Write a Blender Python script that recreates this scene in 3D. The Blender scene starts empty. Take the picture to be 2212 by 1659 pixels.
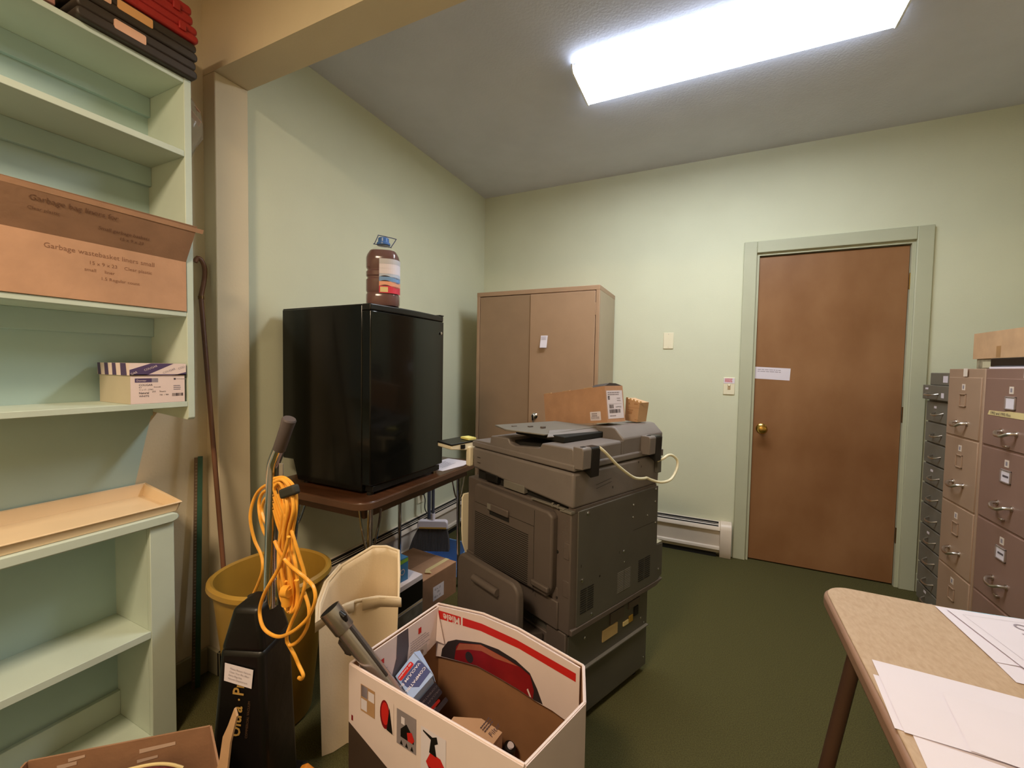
import bpy, bmesh, math, random
from mathutils import Vector, Matrix
random.seed(7)
SC = bpy.context.scene
COL = SC.collection
R = math.radians
# ------------------------------------------------------------------ camera, world, light, exposure
CX, CY, CZ = 1.8171, -3.2259, 1.2711
YAW, PIT, ROL, FPX = -0.4436, 0.0406, 0.0174, 916.5
def cam_axes():
    cy, sy, cp, sp = math.cos(YAW), math.sin(YAW), math.cos(PIT), math.sin(PIT)
    f = Vector((sy*cp, cy*cp, -sp)); r = Vector((cy, -sy, 0)); u = r.cross(f)
    c, s = math.cos(ROL), math.sin(ROL)
    return (c*r + s*u), (-s*r + c*u), f
CR, CU, CF = cam_axes()
cam = bpy.data.cameras.new('camera'); camo = bpy.data.objects.new('camera', cam); COL.objects.link(camo)
m = Matrix((CR, CU, -CF)).transposed().to_4x4(); m.translation = Vector((CX, CY, CZ)); camo.matrix_world = m
cam.sensor_fit = 'HORIZONTAL'; cam.sensor_width = 36; cam.lens = 36*FPX/2212; cam.clip_start = .02
SC.camera = camo
SC.view_settings.view_transform = 'Standard'; SC.view_settings.look = 'None'
SC.view_settings.gamma = 1; SC.view_settings.use_curve_mapping = False
SC.view_settings.exposure = 0.05
w = bpy.data.worlds.new('world'); SC.world = w; w.use_nodes = True
w.node_tree.nodes['Background'].inputs[0].default_value = (.9, .8, .65, 1)
w.node_tree.nodes['Background'].inputs[1].default_value = 0.02
LENS_EMIT = 30.0         # fluorescent diffuser
def area(name, loc, size, power, col, rot=(0, 0, 0), sy=None):
    l = bpy.data.lights.new(name, 'AREA'); l.energy = power; l.color = col; l.size = size
    if sy: l.shape = 'RECTANGLE'; l.size_y = sy
    o = bpy.data.objects.new(name, l); o.location = loc; o.rotation_euler = rot; COL.objects.link(o); return o
# warm ceiling lamp of the near room, behind the camera
area('warm_room_lamp', (1.2, -3.85, 2.64), .45, 56, (1, .78, .54))

def at(px, py, ax, val):     # point seen at photo pixel (px,py) on the plane axis=val
    d = CF + CR*((px-1106)/FPX) - CU*((py-829.5)/FPX); o = Vector((CX, CY, CZ))
    return o + d*((val-o[ax])/d[ax])

# ------------------------------------------------------------------ materials
def lin(c):
    return tuple(((v/255)/12.92 if v/255 <= .04045 else ((v/255+.055)/1.055)**2.4) for v in c)
MC = {}
def mat(name, col, rough=.6, metal=0, var=.06, scale=8, bump=0, bscale=60, spec=.5, coat=0, emit=None, estr=0, alpha=1, trans=0, stretch=None, col2=None, ior=1.45):
    if name in MC: return MC[name]
    mt = bpy.data.materials.new(name); mt.use_nodes = True; nt = mt.node_tree; n = nt.nodes; b = n['Principled BSDF']
    L = lin(col); b.inputs['Base Color'].default_value = (*L, 1)
    b.inputs['Roughness'].default_value = rough; b.inputs['Metallic'].default_value = metal
    b.inputs['Specular IOR Level'].default_value = spec; b.inputs['IOR'].default_value = ior
    b.inputs['Coat Weight'].default_value = coat; b.inputs['Coat Roughness'].default_value = .05
    b.inputs['Alpha'].default_value = alpha; b.inputs['Transmission Weight'].default_value = trans
    if emit: b.inputs['Emission Color'].default_value = (*emit, 1); b.inputs['Emission Strength'].default_value = estr
    tc = n.new('ShaderNodeTexCoord'); mp = n.new('ShaderNodeMapping'); nt.links.new(tc.outputs['Object'], mp.inputs[0])
    if stretch: mp.inputs['Scale'].default_value = stretch
    if var:
        no = n.new('ShaderNodeTexNoise'); no.inputs['Scale'].default_value = scale; no.inputs['Detail'].default_value = 6
        nt.links.new(mp.outputs[0], no.inputs['Vector'])
        mx = n.new('ShaderNodeMix'); mx.data_type = 'RGBA'
        d = lin(col2) if col2 else tuple(max(0, v*(1-var*2.5)) for v in L)
        e = L if col2 else tuple(min(1, v*(1+var)) for v in L)
        mx.inputs['A'].default_value = (*d, 1); mx.inputs['B'].default_value = (*e, 1)
        rm = n.new('ShaderNodeMapRange'); rm.inputs['From Min'].default_value = .3; rm.inputs['From Max'].default_value = .7
        nt.links.new(no.outputs[0], rm.inputs[0]); nt.links.new(rm.outputs[0], mx.inputs['Factor'])
        nt.links.new(mx.outputs['Result'], b.inputs['Base Color'])
    if bump:
        nb = n.new('ShaderNodeTexNoise'); nb.inputs['Scale'].default_value = bscale; nb.inputs['Detail'].default_value = 3
        nt.links.new(mp.outputs[0], nb.inputs['Vector'])
        bp = n.new('ShaderNodeBump'); bp.inputs['Strength'].default_value = bump; bp.inputs['Distance'].default_value = .01
        nt.links.new(nb.outputs[0], bp.inputs['Height']); nt.links.new(bp.outputs[0], b.inputs['Normal'])
    MC[name] = mt; return mt
wall_m = mat('wall_paint', (216, 218, 192), .75, var=.015, scale=3, bump=.06, bscale=120)
ceil_m = mat('ceiling_paint', (212, 213, 222), .85, var=.02, scale=5, bump=.15, bscale=90)
nearwall_m = mat('near_wall_paint', (220, 204, 174), .75, var=.02, scale=3, bump=.06, bscale=120)
trim_m = mat('trim_paint', (186, 188, 162), .5, var=.02, scale=4)
base_m = mat('baseboard_paint', (160, 150, 120), .5, var=.05)
carpet_m = mat('carpet', (104, 99, 62), .97, var=.16, scale=260, bump=.8, bscale=420, spec=.1)
mint_m = mat('mint_paint', (200, 212, 198), .5, var=.03, scale=5)
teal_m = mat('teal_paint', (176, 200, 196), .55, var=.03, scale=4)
door_m = mat('door_wood', (154, 112, 76), .38, var=.25, scale=2.6, stretch=(1.3, 1, .8), col2=(130, 88, 54), coat=.15)
brass_m = mat('brass', (200, 165, 90), .22, 1, var=.04)
hinge_m = mat('hinge_brown', (110, 80, 45), .4, .7, var=.1)
white_m = mat('white_paper', (226, 218, 228), .7, var=.01)
ink_m = mat('ink', (70, 62, 72), .7, var=0)
dim_ink_m = mat('dim_ink', (150, 140, 150), .7, var=0)
cream_m = mat('cream_plastic', (232, 222, 196), .4, var=.02)
heater_m = mat('heater_enamel', (222, 208, 192), .35, var=.03)
dark_m = mat('dark_gap', (22, 20, 16), .8, var=0)
black_m = mat('black_plastic', (24, 23, 22), .35, var=.1)
gloss_m = mat('fridge_black', (14, 14, 11), .16, var=.05, spec=.35, coat=.12, bump=.02, bscale=30)
tan_m = mat('cabinet_tan', (170, 138, 110), .42, var=.03, scale=6, bump=.05, bscale=200)
tan2_m = mat('cabinet_tan_grey', (168, 140, 118), .42, var=.03, scale=6)
brown_m = mat('cabinet_brown', (142, 112, 100), .42, var=.03, scale=6)
dkgreen_m = mat('cabinet_green_grey', (114, 110, 100), .45, var=.06, scale=9)
chrome_m = mat('chrome', (200, 200, 205), .12, 1, var=.03)
alu_m = mat('aluminium', (205, 198, 190), .3, 1, var=.04)
cop_m = mat('copier_grey', (118, 110, 106), .42, var=.03, scale=10, bump=.06, bscale=300)
copd_m = mat('copier_taupe', (92, 82, 76), .52, var=.03, scale=10, bump=.06, bscale=300)
copm_m = mat('copier_metal', (98, 95, 88), .42, .3, var=.04, scale=6)
copt_m = mat('copier_tray', (116, 112, 104), .5, var=.04)
card_m = mat('cardboard', (192, 148, 116), .8, var=.05, scale=14, bump=.08, bscale=80)
card2_m = mat('cardboard_dark', (156, 118, 90), .8, var=.06, scale=14, bump=.08, bscale=80)
cardl_m = mat('cardboard_light', (200, 162, 124), .8, var=.05, scale=14)
cardin_m = mat('cardboard_inside', (152, 108, 72), .85, var=.05, scale=10)
tabletop_m = mat('walnut_laminate', (88, 54, 34), .28, var=.2, scale=5, stretch=(1, 8, 1), col2=(62, 36, 20), coat=.1)
tabedge_m = mat('brown_edge', (92, 64, 46), .45, var=.08)
oak_m = mat('oak_laminate', (196, 170, 144), .5, var=.12, scale=55, stretch=(2.5, 1, 1), col2=(180, 152, 124))
oakedge_m = mat('table_edge_band', (150, 116, 96), .45, var=.06)
legbrown_m = mat('brown_metal_leg', (84, 60, 46), .45, .2, var=.06)
yel_m = mat('yellow_bin', (164, 126, 48), .42, var=.08, scale=6)
bin_m = mat('cream_bin', (244, 222, 188), .45, var=.03, scale=5, bump=.05, bscale=150)
cord_m = mat('orange_cord', (242, 170, 60), .4, var=.06, scale=40)
velcro_m = mat('cord_strap', (52, 50, 42), .7, var=.1)
grip_m = mat('grey_grip', (86, 76, 76), .6, var=.05)
vacblk_m = mat('vacuum_black', (13, 11, 10), .42, var=.15, bump=.1, bscale=25)
gold_m = mat('gold_letter', (178, 142, 78), .45, var=0)
silver_m = mat('silver_tube', (188, 178, 172), .26, .8, var=.04)
miele_m = mat('printed_box', (234, 216, 212), .5, var=.02)
red_m = mat('print_red', (205, 40, 34), .5, var=.02)
dred_m = mat('print_dark_red', (140, 20, 26), .45, var=.12, scale=12)
rust_m = mat('print_copper', (178, 100, 76), .45, var=.1, scale=10)
greyband_m = mat('print_grey_band', (92, 86, 92), .5, var=.03)
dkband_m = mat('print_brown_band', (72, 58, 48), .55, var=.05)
blue_m = mat('bag_box_blue', (170, 190, 228), .45, var=.03)
navy_m = mat('print_navy', (78, 84, 130), .5, var=.02)
navyd_m = mat('print_navy_dark', (62, 60, 78), .5, var=.02)
jugred_m = mat('pink_liquid', (86, 14, 22), .15, var=.06, scale=6)
clear_m = mat('clear_plastic', (225, 225, 215), .1, var=0, alpha=.10, spec=.5)
bagp_m = mat('bag_film', (200, 190, 170), .2, var=0, alpha=.3, spec=.7)
capblue_m = mat('cap_blue', (70, 110, 175), .3, var=.03)
wireblue_m = mat('handle_blue', (62, 74, 110), .4, var=0)
redcase_m = mat('red_case', (170, 44, 40), .45, var=.05)
blkcase_m = mat('black_case', (58, 50, 44), .5, var=.06)
peach_m = mat('peach_label', (226, 178, 150), .6, var=.03)
orangelab_m = mat('orange_label', (224, 168, 110), .6, var=.03)
purple_m = mat('print_purple', (84, 66, 104), .5, var=.03)
creamtray_m = mat('cream_tray', (236, 208, 170), .35, var=.02)
wood_m = mat('cane_wood', (120, 78, 54), .45, var=.2, scale=10, stretch=(1, 1, .2))
green_m = mat('green_paint', (52, 92, 74), .5, var=.12)
yard_m = mat('yardstick_wood', (112, 88, 66), .6, var=.2)
bluepl_m = mat('blue_plastic', (125, 168, 225), .4, var=.05)
brist_m = mat('bristle_grey', (82, 78, 78), .8, var=.1, scale=120, stretch=(1, 1, .02))
grn_m = mat('print_green', (130, 180, 70), .5, var=.02)
gblue_m = mat('print_blue', (70, 130, 185), .5, var=.08)
ltblue_m = mat('paper_blue', (150, 200, 220), .6, var=.02)
pink_m = mat('print_pink', (214, 60, 80), .5, var=.03)
yelpap_m = mat('note_yellow', (235, 225, 130), .7, var=.02)
ivory_m = mat('wall_plate_ivory', (235, 228, 200), .35, var=.01)
orange_m = mat('orange_plastic', (225, 140, 40), .5, var=.05)
maroon_m = mat('maroon_fabric', (120, 40, 52), .7, var=.2, scale=20, bump=.3, bscale=60)
manila_m = mat('manila_tape', (226, 206, 150), .6, var=.03)
cable_m = mat('white_cable', (230, 222, 190), .4, var=.02)
tape_m = mat('packing_tape', (196, 168, 118), .25, var=.04)
lamp_house_m = mat('lamp_enamel', (235, 235, 230), .4, var=0)
lens_side_m = mat('lamp_diffuser_side', (245, 248, 255), .4, var=0, emit=(.72, .82, 1.0), estr=11.0)
lens_m = mat('lamp_diffuser', (245, 248, 255), .4, var=0, emit=(.93, .97, 1.0), estr=LENS_EMIT)

# ------------------------------------------------------------------ geometry accumulator
TEXTS = {}
def text_mesh(txt, bold=0):
    k = (txt, bold)
    if k not in TEXTS:
        cu = bpy.data.curves.new('t', 'FONT'); cu.body = txt; cu.size = 1; cu.align_x = 'LEFT'; cu.resolution_u = 2; cu.offset = bold
        o = bpy.data.objects.new('t', cu); COL.objects.link(o)
        me = bpy.data.meshes.new_from_object(o.evaluated_get(bpy.context.evaluated_depsgraph_get()))
        vs = [v.co.copy() for v in me.vertices]; fs = [tuple(p.vertices) for p in me.polygons]
        bpy.data.objects.remove(o); bpy.data.curves.remove(cu); bpy.data.meshes.remove(me)
        TEXTS[k] = (vs, fs)
    return TEXTS[k]
def frame(o, u, v):          # matrix with columns u, v, uxv at origin o
    u = Vector(u).normalized(); v = Vector(v); v = (v - u*v.dot(u)).normalized(); n = u.cross(v)
    M = Matrix((u, v, n)).transposed().to_4x4(); M.translation = Vector(o); return M
class G:
    def __init__(s): s.v = []; s.f = []; s.mi = []
    def add(s, vs, fs, m=0, M=None):
        b = len(s.v)
        s.v += [tuple(M @ Vector(v)) if M else tuple(v) for v in vs]
        s.f += [tuple(b+i for i in f) for f in fs]; s.mi += [m]*len(fs); return s
    def box(s, x0, y0, z0, x1, y1, z1, m=0, M=None):
        v = [(x, y, z) for x in (x0, x1) for y in (y0, y1) for z in (z0, z1)]
        return s.add(v, [(0, 1, 3, 2), (4, 6, 7, 5), (0, 4, 5, 1), (2, 3, 7, 6), (0, 2, 6, 4), (1, 5, 7, 3)], m, M)
    def hexa(s, b, t, m=0, M=None):   # bottom 4 pts (ccw from above), top 4 pts
        return s.add(list(b)+list(t), [(3, 2, 1, 0), (4, 5, 6, 7), (0, 1, 5, 4), (1, 2, 6, 5), (2, 3, 7, 6), (3, 0, 4, 7)], m, M)
    def prism(s, poly, axis, a, b, m=0, M=None):
        def P(p, t):
            return {'x': (t, p[0], p[1]), 'y': (p[0], t, p[1]), 'z': (p[0], p[1], t)}[axis]
        n = len(poly); v = [P(p, a) for p in poly]+[P(p, b) for p in poly]
        f = [tuple(range(n))[::-1], tuple(range(n, 2*n))]+[(i, (i+1) % n, n+(i+1) % n, n+i) for i in range(n)]
        return s.add(v, f, m, M)
    def slab(s, pts, th, m=0, M=None):   # planar polygon given thickness along its normal
        P = [Vector(p) for p in pts]; nn = Vector((0, 0, 0))
        for i in range(len(P)): nn += P[i].cross(P[(i+1) % len(P)])
        nn = nn.normalized()*th; n = len(P)
        v = P+[p-nn for p in P]
        f = [tuple(range(n)), tuple(range(n, 2*n))[::-1]]+[((i+1) % n, i, n+i, n+(i+1) % n) for i in range(n)]
        return s.add(v, f, m, M)
    def tube(s, pts, r, n=8, m=0, closed=False, M=None, flat=1):
        P = [Vector(p) for p in pts]; N = len(P); rr = r if hasattr(r, '__len__') else [r]*N
        vs = []; t0 = None; up = None
        for i in range(N):
            a = P[(i-1) % N] if (closed or i > 0) else P[i]; b = P[(i+1) % N] if (closed or i < N-1) else P[i]
            t = (b-a)
            if t.length < 1e-9: t = Vector((0, 0, 1))
            t.normalize()
            if up is None:
                up = Vector((0, 0, 1)) if abs(t.z) < .9 else Vector((1, 0, 0))
            up = (up - t*up.dot(t))
            if up.length < 1e-6: up = Vector((0, 1, 0))-t*t.y
            up.normalize(); sd = t.cross(up)
            for k in range(n):
                an = 2*math.pi*k/n; vs.append(P[i]+up*math.cos(an)*rr[i]*flat+sd*math.sin(an)*rr[i])
        f = []
        for i in range(N if closed else N-1):
            for k in range(n):
                a = i*n+k; b = i*n+(k+1) % n; c = ((i+1) % N)*n+(k+1) % n; d = ((i+1) % N)*n+k; f.append((a, b, c, d))
        if not closed: f += [tuple(range(n))[::-1], tuple(range((N-1)*n, N*n))]
        return s.add(vs, f, m, M)
    def cyl(s, a, b, r, r2=None, n=20, m=0, M=None):
        return s.tube([a, b], [r, r if r2 is None else r2], n, m, M=M)
    def lathe(s, prof, c=(0, 0), n=32, m=0, sx=1, sy=1, sq=0, M=None, capb=True, capt=True):
        vs = []
        for (r, z) in prof:
            for k in range(n):
                a = 2*math.pi*k/n; ca, sa = math.cos(a), math.sin(a)
                if sq:
                    q = (abs(ca)**sq+abs(sa)**sq)**(-1/sq); ca *= q; sa *= q
                vs.append((c[0]+r*sx*ca, c[1]+r*sy*sa, z))
        f = [(i*n+k, i*n+(k+1) % n, (i+1)*n+(k+1) % n, (i+1)*n+k) for i in range(len(prof)-1) for k in range(n)]
        if capb: f.append(tuple(range(n))[::-1])
        if capt: f.append(tuple(range((len(prof)-1)*n, len(prof)*n)))
        return s.add(vs, f, m, M)
    def text(s, txt, size, M, m=0, bold=0, sx=1):
        vs, fs = text_mesh(txt, bold)
        return s.add([M @ Vector((v.x*size*sx, v.y*size, 0)) for v in vs], fs, m)
    def rect(s, M, x0, y0, x1, y1, m=0, z=0):     # flat mark on surface frame M
        return s.add([(x0, y0, z), (x1, y0, z), (x1, y1, z), (x0, y1, z)], [(0, 1, 2, 3)], m, M)
    def poly(s, M, pts, m=0, z=0):
        return s.add([(p[0], p[1], z) for p in pts], [tuple(range(len(pts)))], m, M)
    def build(s, name, mats, parent=None, bevel=0, seg=2, ang=35, solid=0, soff=-1, wc=False):
        me = bpy.data.meshes.new(name)
        if wc and parent:
            Q = Matrix.Rotation(-parent.rotation_euler[2], 4, 'Z') @ Matrix.Translation(-parent.location)
            s.v = [tuple(Q @ Vector(v)) for v in s.v]
        me.from_pydata(s.v, [], s.f)
        if not isinstance(mats, (list, tuple)): mats = [mats]
        for x in mats: me.materials.append(x)
        me.polygons.foreach_set('material_index', s.mi)
        me.polygons.foreach_set('use_smooth', [True]*len(s.f))
        me.set_sharp_from_angle(angle=R(ang)); me.update()
        o = bpy.data.objects.new(name, me); COL.objects.link(o)
        if parent: o.parent = parent
        if solid:
            md = o.modifiers.new('s', 'SOLIDIFY'); md.thickness = solid; md.offset = soff
        if bevel:
            md = o.modifiers.new('b', 'BEVEL'); md.width = bevel; md.segments = seg; md.limit_method = 'ANGLE'; md.angle_limit = R(40); md.harden_normals = False
        return o
def fixnormals(o):
    bm = bmesh.new(); bm.from_mesh(o.data); bmesh.ops.recalc_face_normals(bm, faces=bm.faces); bm.to_mesh(o.data); bm.free()
def tag(o, label, cat, group=None):
    o['label'] = label; o['category'] = cat
    if group: o['group'] = group
    return o
def thing(name, label, cat, loc=(0, 0, 0), rz=0, group=None):
    o = bpy.data.objects.new(name, None); o.empty_display_size = .05; COL.objects.link(o)
    o.location = loc; o.rotation_euler = (0, 0, rz); return tag(o, label, cat, group)
def struct(o): o['kind'] = 'structure'; return o
def rrect(x0, y0, x1, y1, r, n=6, corners=(1, 1, 1, 1)):
    P = []
    for i, (cx, cy, a0) in enumerate(((x1-r, y0+r, -90), (x1-r, y1-r, 0), (x0+r, y1-r, 90), (x0+r, y0+r, 180))):
        if corners[i]:
            for k in range(n+1):
                a = R(a0+90*k/n); P.append((cx+r*math.cos(a), cy+r*math.sin(a)))
        else: P.append({0: (x1, y0), 1: (x1, y1), 2: (x0, y1), 3: (x0, y0)}[i])
    return P
def smooth_path(P, k=6, closed=False):
    P = [Vector(p) for p in P]; N = len(P); out = []
    for i in range(N if closed else N-1):
        p0 = P[(i-1) % N] if (closed or i) else P[0]; p1 = P[i]; p2 = P[(i+1) % N]; p3 = P[(i+2) % N] if (closed or i < N-2) else P[-1]
        for j in range(k):
            t = j/k
            out.append(.5*((2*p1)+(p2-p0)*t+(2*p0-5*p1+4*p2-p3)*t*t+(3*p1-p0-3*p2+p3)*t**3))
    if not closed: out.append(P[-1])
    return out
def lines(g, M, x0, y1, wdt, n, pitch, h, m, seed=0, z=0):      # small print: rows of short dashes
    rn = random.Random(seed)
    for i in range(n):
        x = x0; y = y1-i*pitch
        end = x0+wdt*(.7+.3*rn.random())
        while x < end:
            l = wdt*(.05+.12*rn.random()); g.rect(M, x, y-h, min(x+l, end), y, m, z); x += l+wdt*.02
def barcode(g, M, x0, y0, x1, y1, m, seed=1, z=0, n=18):
    rn = random.Random(seed); x = x0; st = (x1-x0)/n
    for i in range(n):
        wd = st*(.3+.5*rn.random()); g.rect(M, x, y0, x+wd, y1, m, z); x += st

# ------------------------------------------------------------------ room shell
H = 2.704; RX = 3.55; NY = -4.7
DX0, DX1, DH = 2.046, 2.842, 2.04
TW = .075
BZ, YS, YB, XS, XW = 2.389, -2.2106, -2.0796, .044, -.0306
struct(G().box(-.2, NY-.1, -.1, RX+.1, .1, 0).build('floor', carpet_m))
struct(G().box(-.2, NY-.1, H, RX+.1, .1, H+.1).build('ceiling', ceil_m))
g = G().box(-.2, 0, 0, DX0, .12, H).box(DX1, 0, 0, RX+.1, .12, H).box(DX0, 0, DH, DX1, .12, H)
struct(g.build('wall_far', wall_m))
struct(G().box(-.15, YB, 0, 0, 0, H).build('wall_left', wall_m))
struct(G().box(-.15, NY, 0, XW, YS, H).build('wall_left_near', nearwall_m))
struct(G().box(RX, NY, 0, RX+.1, 0, H).build('wall_right', wall_m))
struct(G().box(-.15, NY-.1, 0, RX, NY, H).build('wall_near', nearwall_m))
struct(G().box(-.15, YS, 0, XS, YB, BZ).build('wall_stub', nearwall_m, bevel=.004))
struct(G().box(-.15, YS, BZ, RX, YB, H).build('trim_1', nearwall_m))
b_ = struct(G().box(XW, YS-.014, 0, XS+.014, YS, .1).box(XS, YS-.014, 0, XS+.014, YB, .1).build('baseboard_stub', base_m, bevel=.003))
struct(G().box(XW, -2.385, 0, XW+.014, YS-.014, .1).build('baseboard_near', base_m, bevel=.003))
struct(G().box(DX1+TW, -.014, 0, RX, 0, .11).build('baseboard_far', trim_m, bevel=.003))
# door
g = G().box(DX0-TW, -.02, 0, DX0, 0, DH+TW).box(DX1, -.02, 0, DX1+TW, 0, DH+TW).box(DX0, -.02, DH, DX1, 0, DH+TW)
struct(g.build('trim_2', trim_m, bevel=.004))
struct(G().box(DX0-.0, 0, 0, DX0+.016, .12, DH).box(DX1-.016, 0, 0, DX1, .12, DH).box(DX0+.016, 0, DH-.016, DX1-.016, .12, DH).build('trim_3', trim_m))
d = thing('door_1', 'brown stained wood slab door with a brass knob, closed in its pale green frame', 'door', (DX0+.018, .02, .008)); d['kind'] = 'structure'
for k in ('label', 'category'): del d[k]
DWd = DX1-DX0-.036
G().box(0, 0, 0, DWd, .04, DH-.03).build('door_panel', door_m, d, bevel=.002)
kx, kz = .05, .883
kb = Matrix.Translation((kx, 0, kz)) @ Matrix.Rotation(R(90), 4, 'X')
G().lathe([(.033, 0), (.033, .004), (.026, .010), (.014, .014), (.012, .035), (.020, .042), (.028, .052), (.029, .062), (.022, .071), (.010, .074)], n=28, M=kb).build('door_knob', brass_m, d)
G().box(-.004, .004, kz-.03, .0005, .03, kz+.03).build('latch_plate', hinge_m, d)
for hz in (.30, 1.02, 1.80):
    G().box(DWd+.001, -.012, hz-.045, DWd+.016, -.001, hz+.045).cyl((DWd+.004, -.014, hz-.047), (DWd+.004, -.014, hz+.047), .006, n=10).build('hinge', hinge_m if hz < 1.5 else brass_m, d)
# sign on door
g = G(); p0 = Vector((2.055, .0185, 1.222)); M = frame(p0, (1, 0, -.045), (0, 0, 1))
g.box(0, 0, -.0012, .205, .078, 0, 0, M); lines(g, M, .02, .064, .17, 2, .012, .004, 1, 3, .0004)
tag(g.build('paper_sign', [white_m, dim_ink_m]), 'white strip of paper taped across the left edge of the brown wooden door', 'sign')
# plates
def wplate(x0, z0, x1, z1): return G().box(x0, -.006, z0, x1, 0, z1)
t = thing('blank_wall_plate', 'ivory blank wall plate on the far wall between tan metal cabinet and door', 'wall plate', (1.516, 0, 1.476))
wplate(-.034, -.058, .034, .058).build('plate', ivory_m, t, bevel=.003)
for z in (.046, -.046): G().cyl((0, -.0075, z), (0, -.005, z), .003, n=8).build('screw', alu_m, t)
t = thing('light_switch', 'ivory light switch with red lettered sticker beside the door frame', 'light switch', (1.912, 0, 1.166))
wplate(-.035, -.058, .035, .058).build('plate', ivory_m, t, bevel=.003)
G().box(-.008, -.0085, -.022, .008, -.006, .010).build('switch_slot', alu_m, t)
G().box(-.005, -.020, -.004, .005, -.008, .008, M=Matrix.Rotation(R(-15), 4, 'X')).build('toggle', ivory_m, t, bevel=.001)
g = G().box(-.033, -.0075, .018, .033, -.006, .054); M = frame((-.03, -.0078, .02), (1, 0, 0), (0, 0, 1)); lines(g, M, .004, .03, .052, 3, .009, .005, 1, 5)
g.build('sticker', [white_m, red_m], t)
# baseboard heaters
def heater(name, label, loc, rz, length, endcap_only_right=True):
    t = thing(name, label, 'baseboard heater', loc, rz)
    # local x along wall, y<0 into room
    prof = [(0, .03), (0, .235), (-.022, .235), (-.045, .222), (-.062, .195), (-.064, .185), (-.050, .185), (-.050, .075), (-.062, .072), (-.066, .055), (-.055, .045), (-.050, .030)]
    o = G().prism(prof, 'x', 0, length-.07).build('enclosure', heater_m, t, bevel=.002); fixnormals(o)
    G().prism([(-.0235, .2355), (-.036, .2285), (-.0365, .2295), (-.0235, .2365)], 'x', .02, length-.08).prism([(-.040, .2260), (-.052, .2115), (-.0525, .2125), (-.040, .2270)], 'x', .02, length-.08).build('louvre_slot', dark_m, t)
    G().box(0.005, -.049, .0, length-.09, -.004, .03).build('lower_gap', dark_m, t)
    o = G().prism([(0, 0), (0, .240), (-.026, .240), (-.052, .226), (-.068, .195), (-.068, .05), (-.05, 0)], 'x', length-.07, length).build('end_cap', heater_m, t, bevel=.003); fixnormals(o)
    return t
heater('baseboard_heater', 'cream metal baseboard heater on far wall between copier and door', (1.16, -.001, 0), 0, .80)
heater('baseboard_heater', 'cream baseboard heater along the left wall beneath the table with the fridge', (0.001, -1.98, 0), R(90), 1.95)
# fluorescent fixture
LX0, LX1, LY0, LY1 = 1.170, 2.430, -1.285, -.99
t = thing('fluorescent_light', 'long lit fluorescent ceiling light with white wraparound diffuser', 'ceiling light', ((LX0+LX1)/2, (LY0+LY1)/2, H))
hw, hl = (LY1-LY0)/2, (LX1-LX0)/2
G().box(-hl+.01, -hw+.03, -.028, hl-.01, hw-.03, -.0005).build('housing', lamp_house_m, t, bevel=.003)
prof = [(-hw, -.03), (-hw+.006, -.050), (-hw+.016, -.0535), (hw-.016, -.0535), (hw-.006, -.050), (hw, -.03), (hw-.02, -.028), (-hw+.02, -.028)]
g = G().prism(prof, 'x', -hl+.008, hl-.008); g.mi = [1]*len(g.f); g.mi[2+2] = 0
o = g.build('diffuser', [lens_m, lens_side_m], t); fixnormals(o)
prof2 = [(-hw-.003, -.024), (-hw-.003, -.034), (-hw+.004, -.054), (-hw+.014, -.058), (hw-.014, -.058), (hw-.004, -.054), (hw+.003, -.034), (hw+.003, -.024)]
for a_, b_ in ((-hl, -hl+.008), (hl-.008, hl)):
    o = G().prism(prof2, 'x', a_, b_).build('end_cap', lamp_house_m, t); fixnormals(o)
# ------------------------------------------------------------------ bookcase and what stands on it
t = thing('bookcase', 'tall mint green built-in bookcase with a deeper countertop and open lower shelves', 'bookcase', (.085, -3.2, 0))
FX, YI, YO, NEAR = .20, -2.396, -2.374, -4.2
G().prism([(XW+.001, 1.085), (FX-.02, 1.071), (FX-.006, 1.071), (FX, 1.078), (FX, 2.21), (XW+.001, 2.21)], 'y', YI, YO).build('side_panel', mint_m, t, wc=True, bevel=.002)
G().box(XW+.001, NEAR, 1.071, XW+.006, YI, 2.19).build('back_panel', teal_m, t, wc=True)
for z0, z1 in ((2.192, 2.209), (1.952, 1.972), (1.421, 1.438), (1.116, 1.134)):
    sh = G().box(XW+.006, NEAR, z0, FX-.001, YI, z1).build('shelf', mint_m, t, wc=True, bevel=.0015)
for z1 in (2.192, 1.952, 1.421):
    G().box(XW+.006, NEAR, z1-.065, XW+.024, YI, z1).build('shelf_cleat', teal_m, t, wc=True, bevel=.0015)
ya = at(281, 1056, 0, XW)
G().prism([(NEAR, .768), (ya.y, .768), (YI, 1.09), (YI, 1.115), (NEAR, 1.115)], 'x', XW+.0008, XW+.003).build('shaded_lower_panel', teal_m, t, wc=True)  # teal back panel, its diagonal end drawn as the side panel's shadow edge
# lower unit
LY = -2.511
G().prism([(NEAR, .736), (-2.452, .736), (-2.436, .742), (-2.432, .752), (-2.436, .762), (-2.450, .767), (NEAR, .767)], 'x', XW+.001, .212).build('countertop', mint_m, t, wc=True, bevel=.004)
G().box(XW+.001, LY, 0, FX-.02, LY+.02, .736).build('side_panel', mint_m, t, wc=True)
G().box(FX-.02, LY, 0, FX, -2.443, .736).build('face_stile', mint_m, t, wc=True, bevel=.002)
G().box(XW+.001, NEAR, .0, XW+.006, LY, .736).build('back_panel', teal_m, t, wc=True)
G().box(XW+.006, NEAR, .371, FX-.001, LY, .394).build('shelf', mint_m, t, wc=True, bevel=.0015)
G().box(XW+.006, NEAR, .02, FX-.001, LY, .04).build('shelf', mint_m, t, wc=True, bevel=.0015)
G().box(XW+.006, NEAR, .04, XW+.022, LY, .125).build('shelf_cleat', mint_m, t, wc=True, bevel=.0015)
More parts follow.
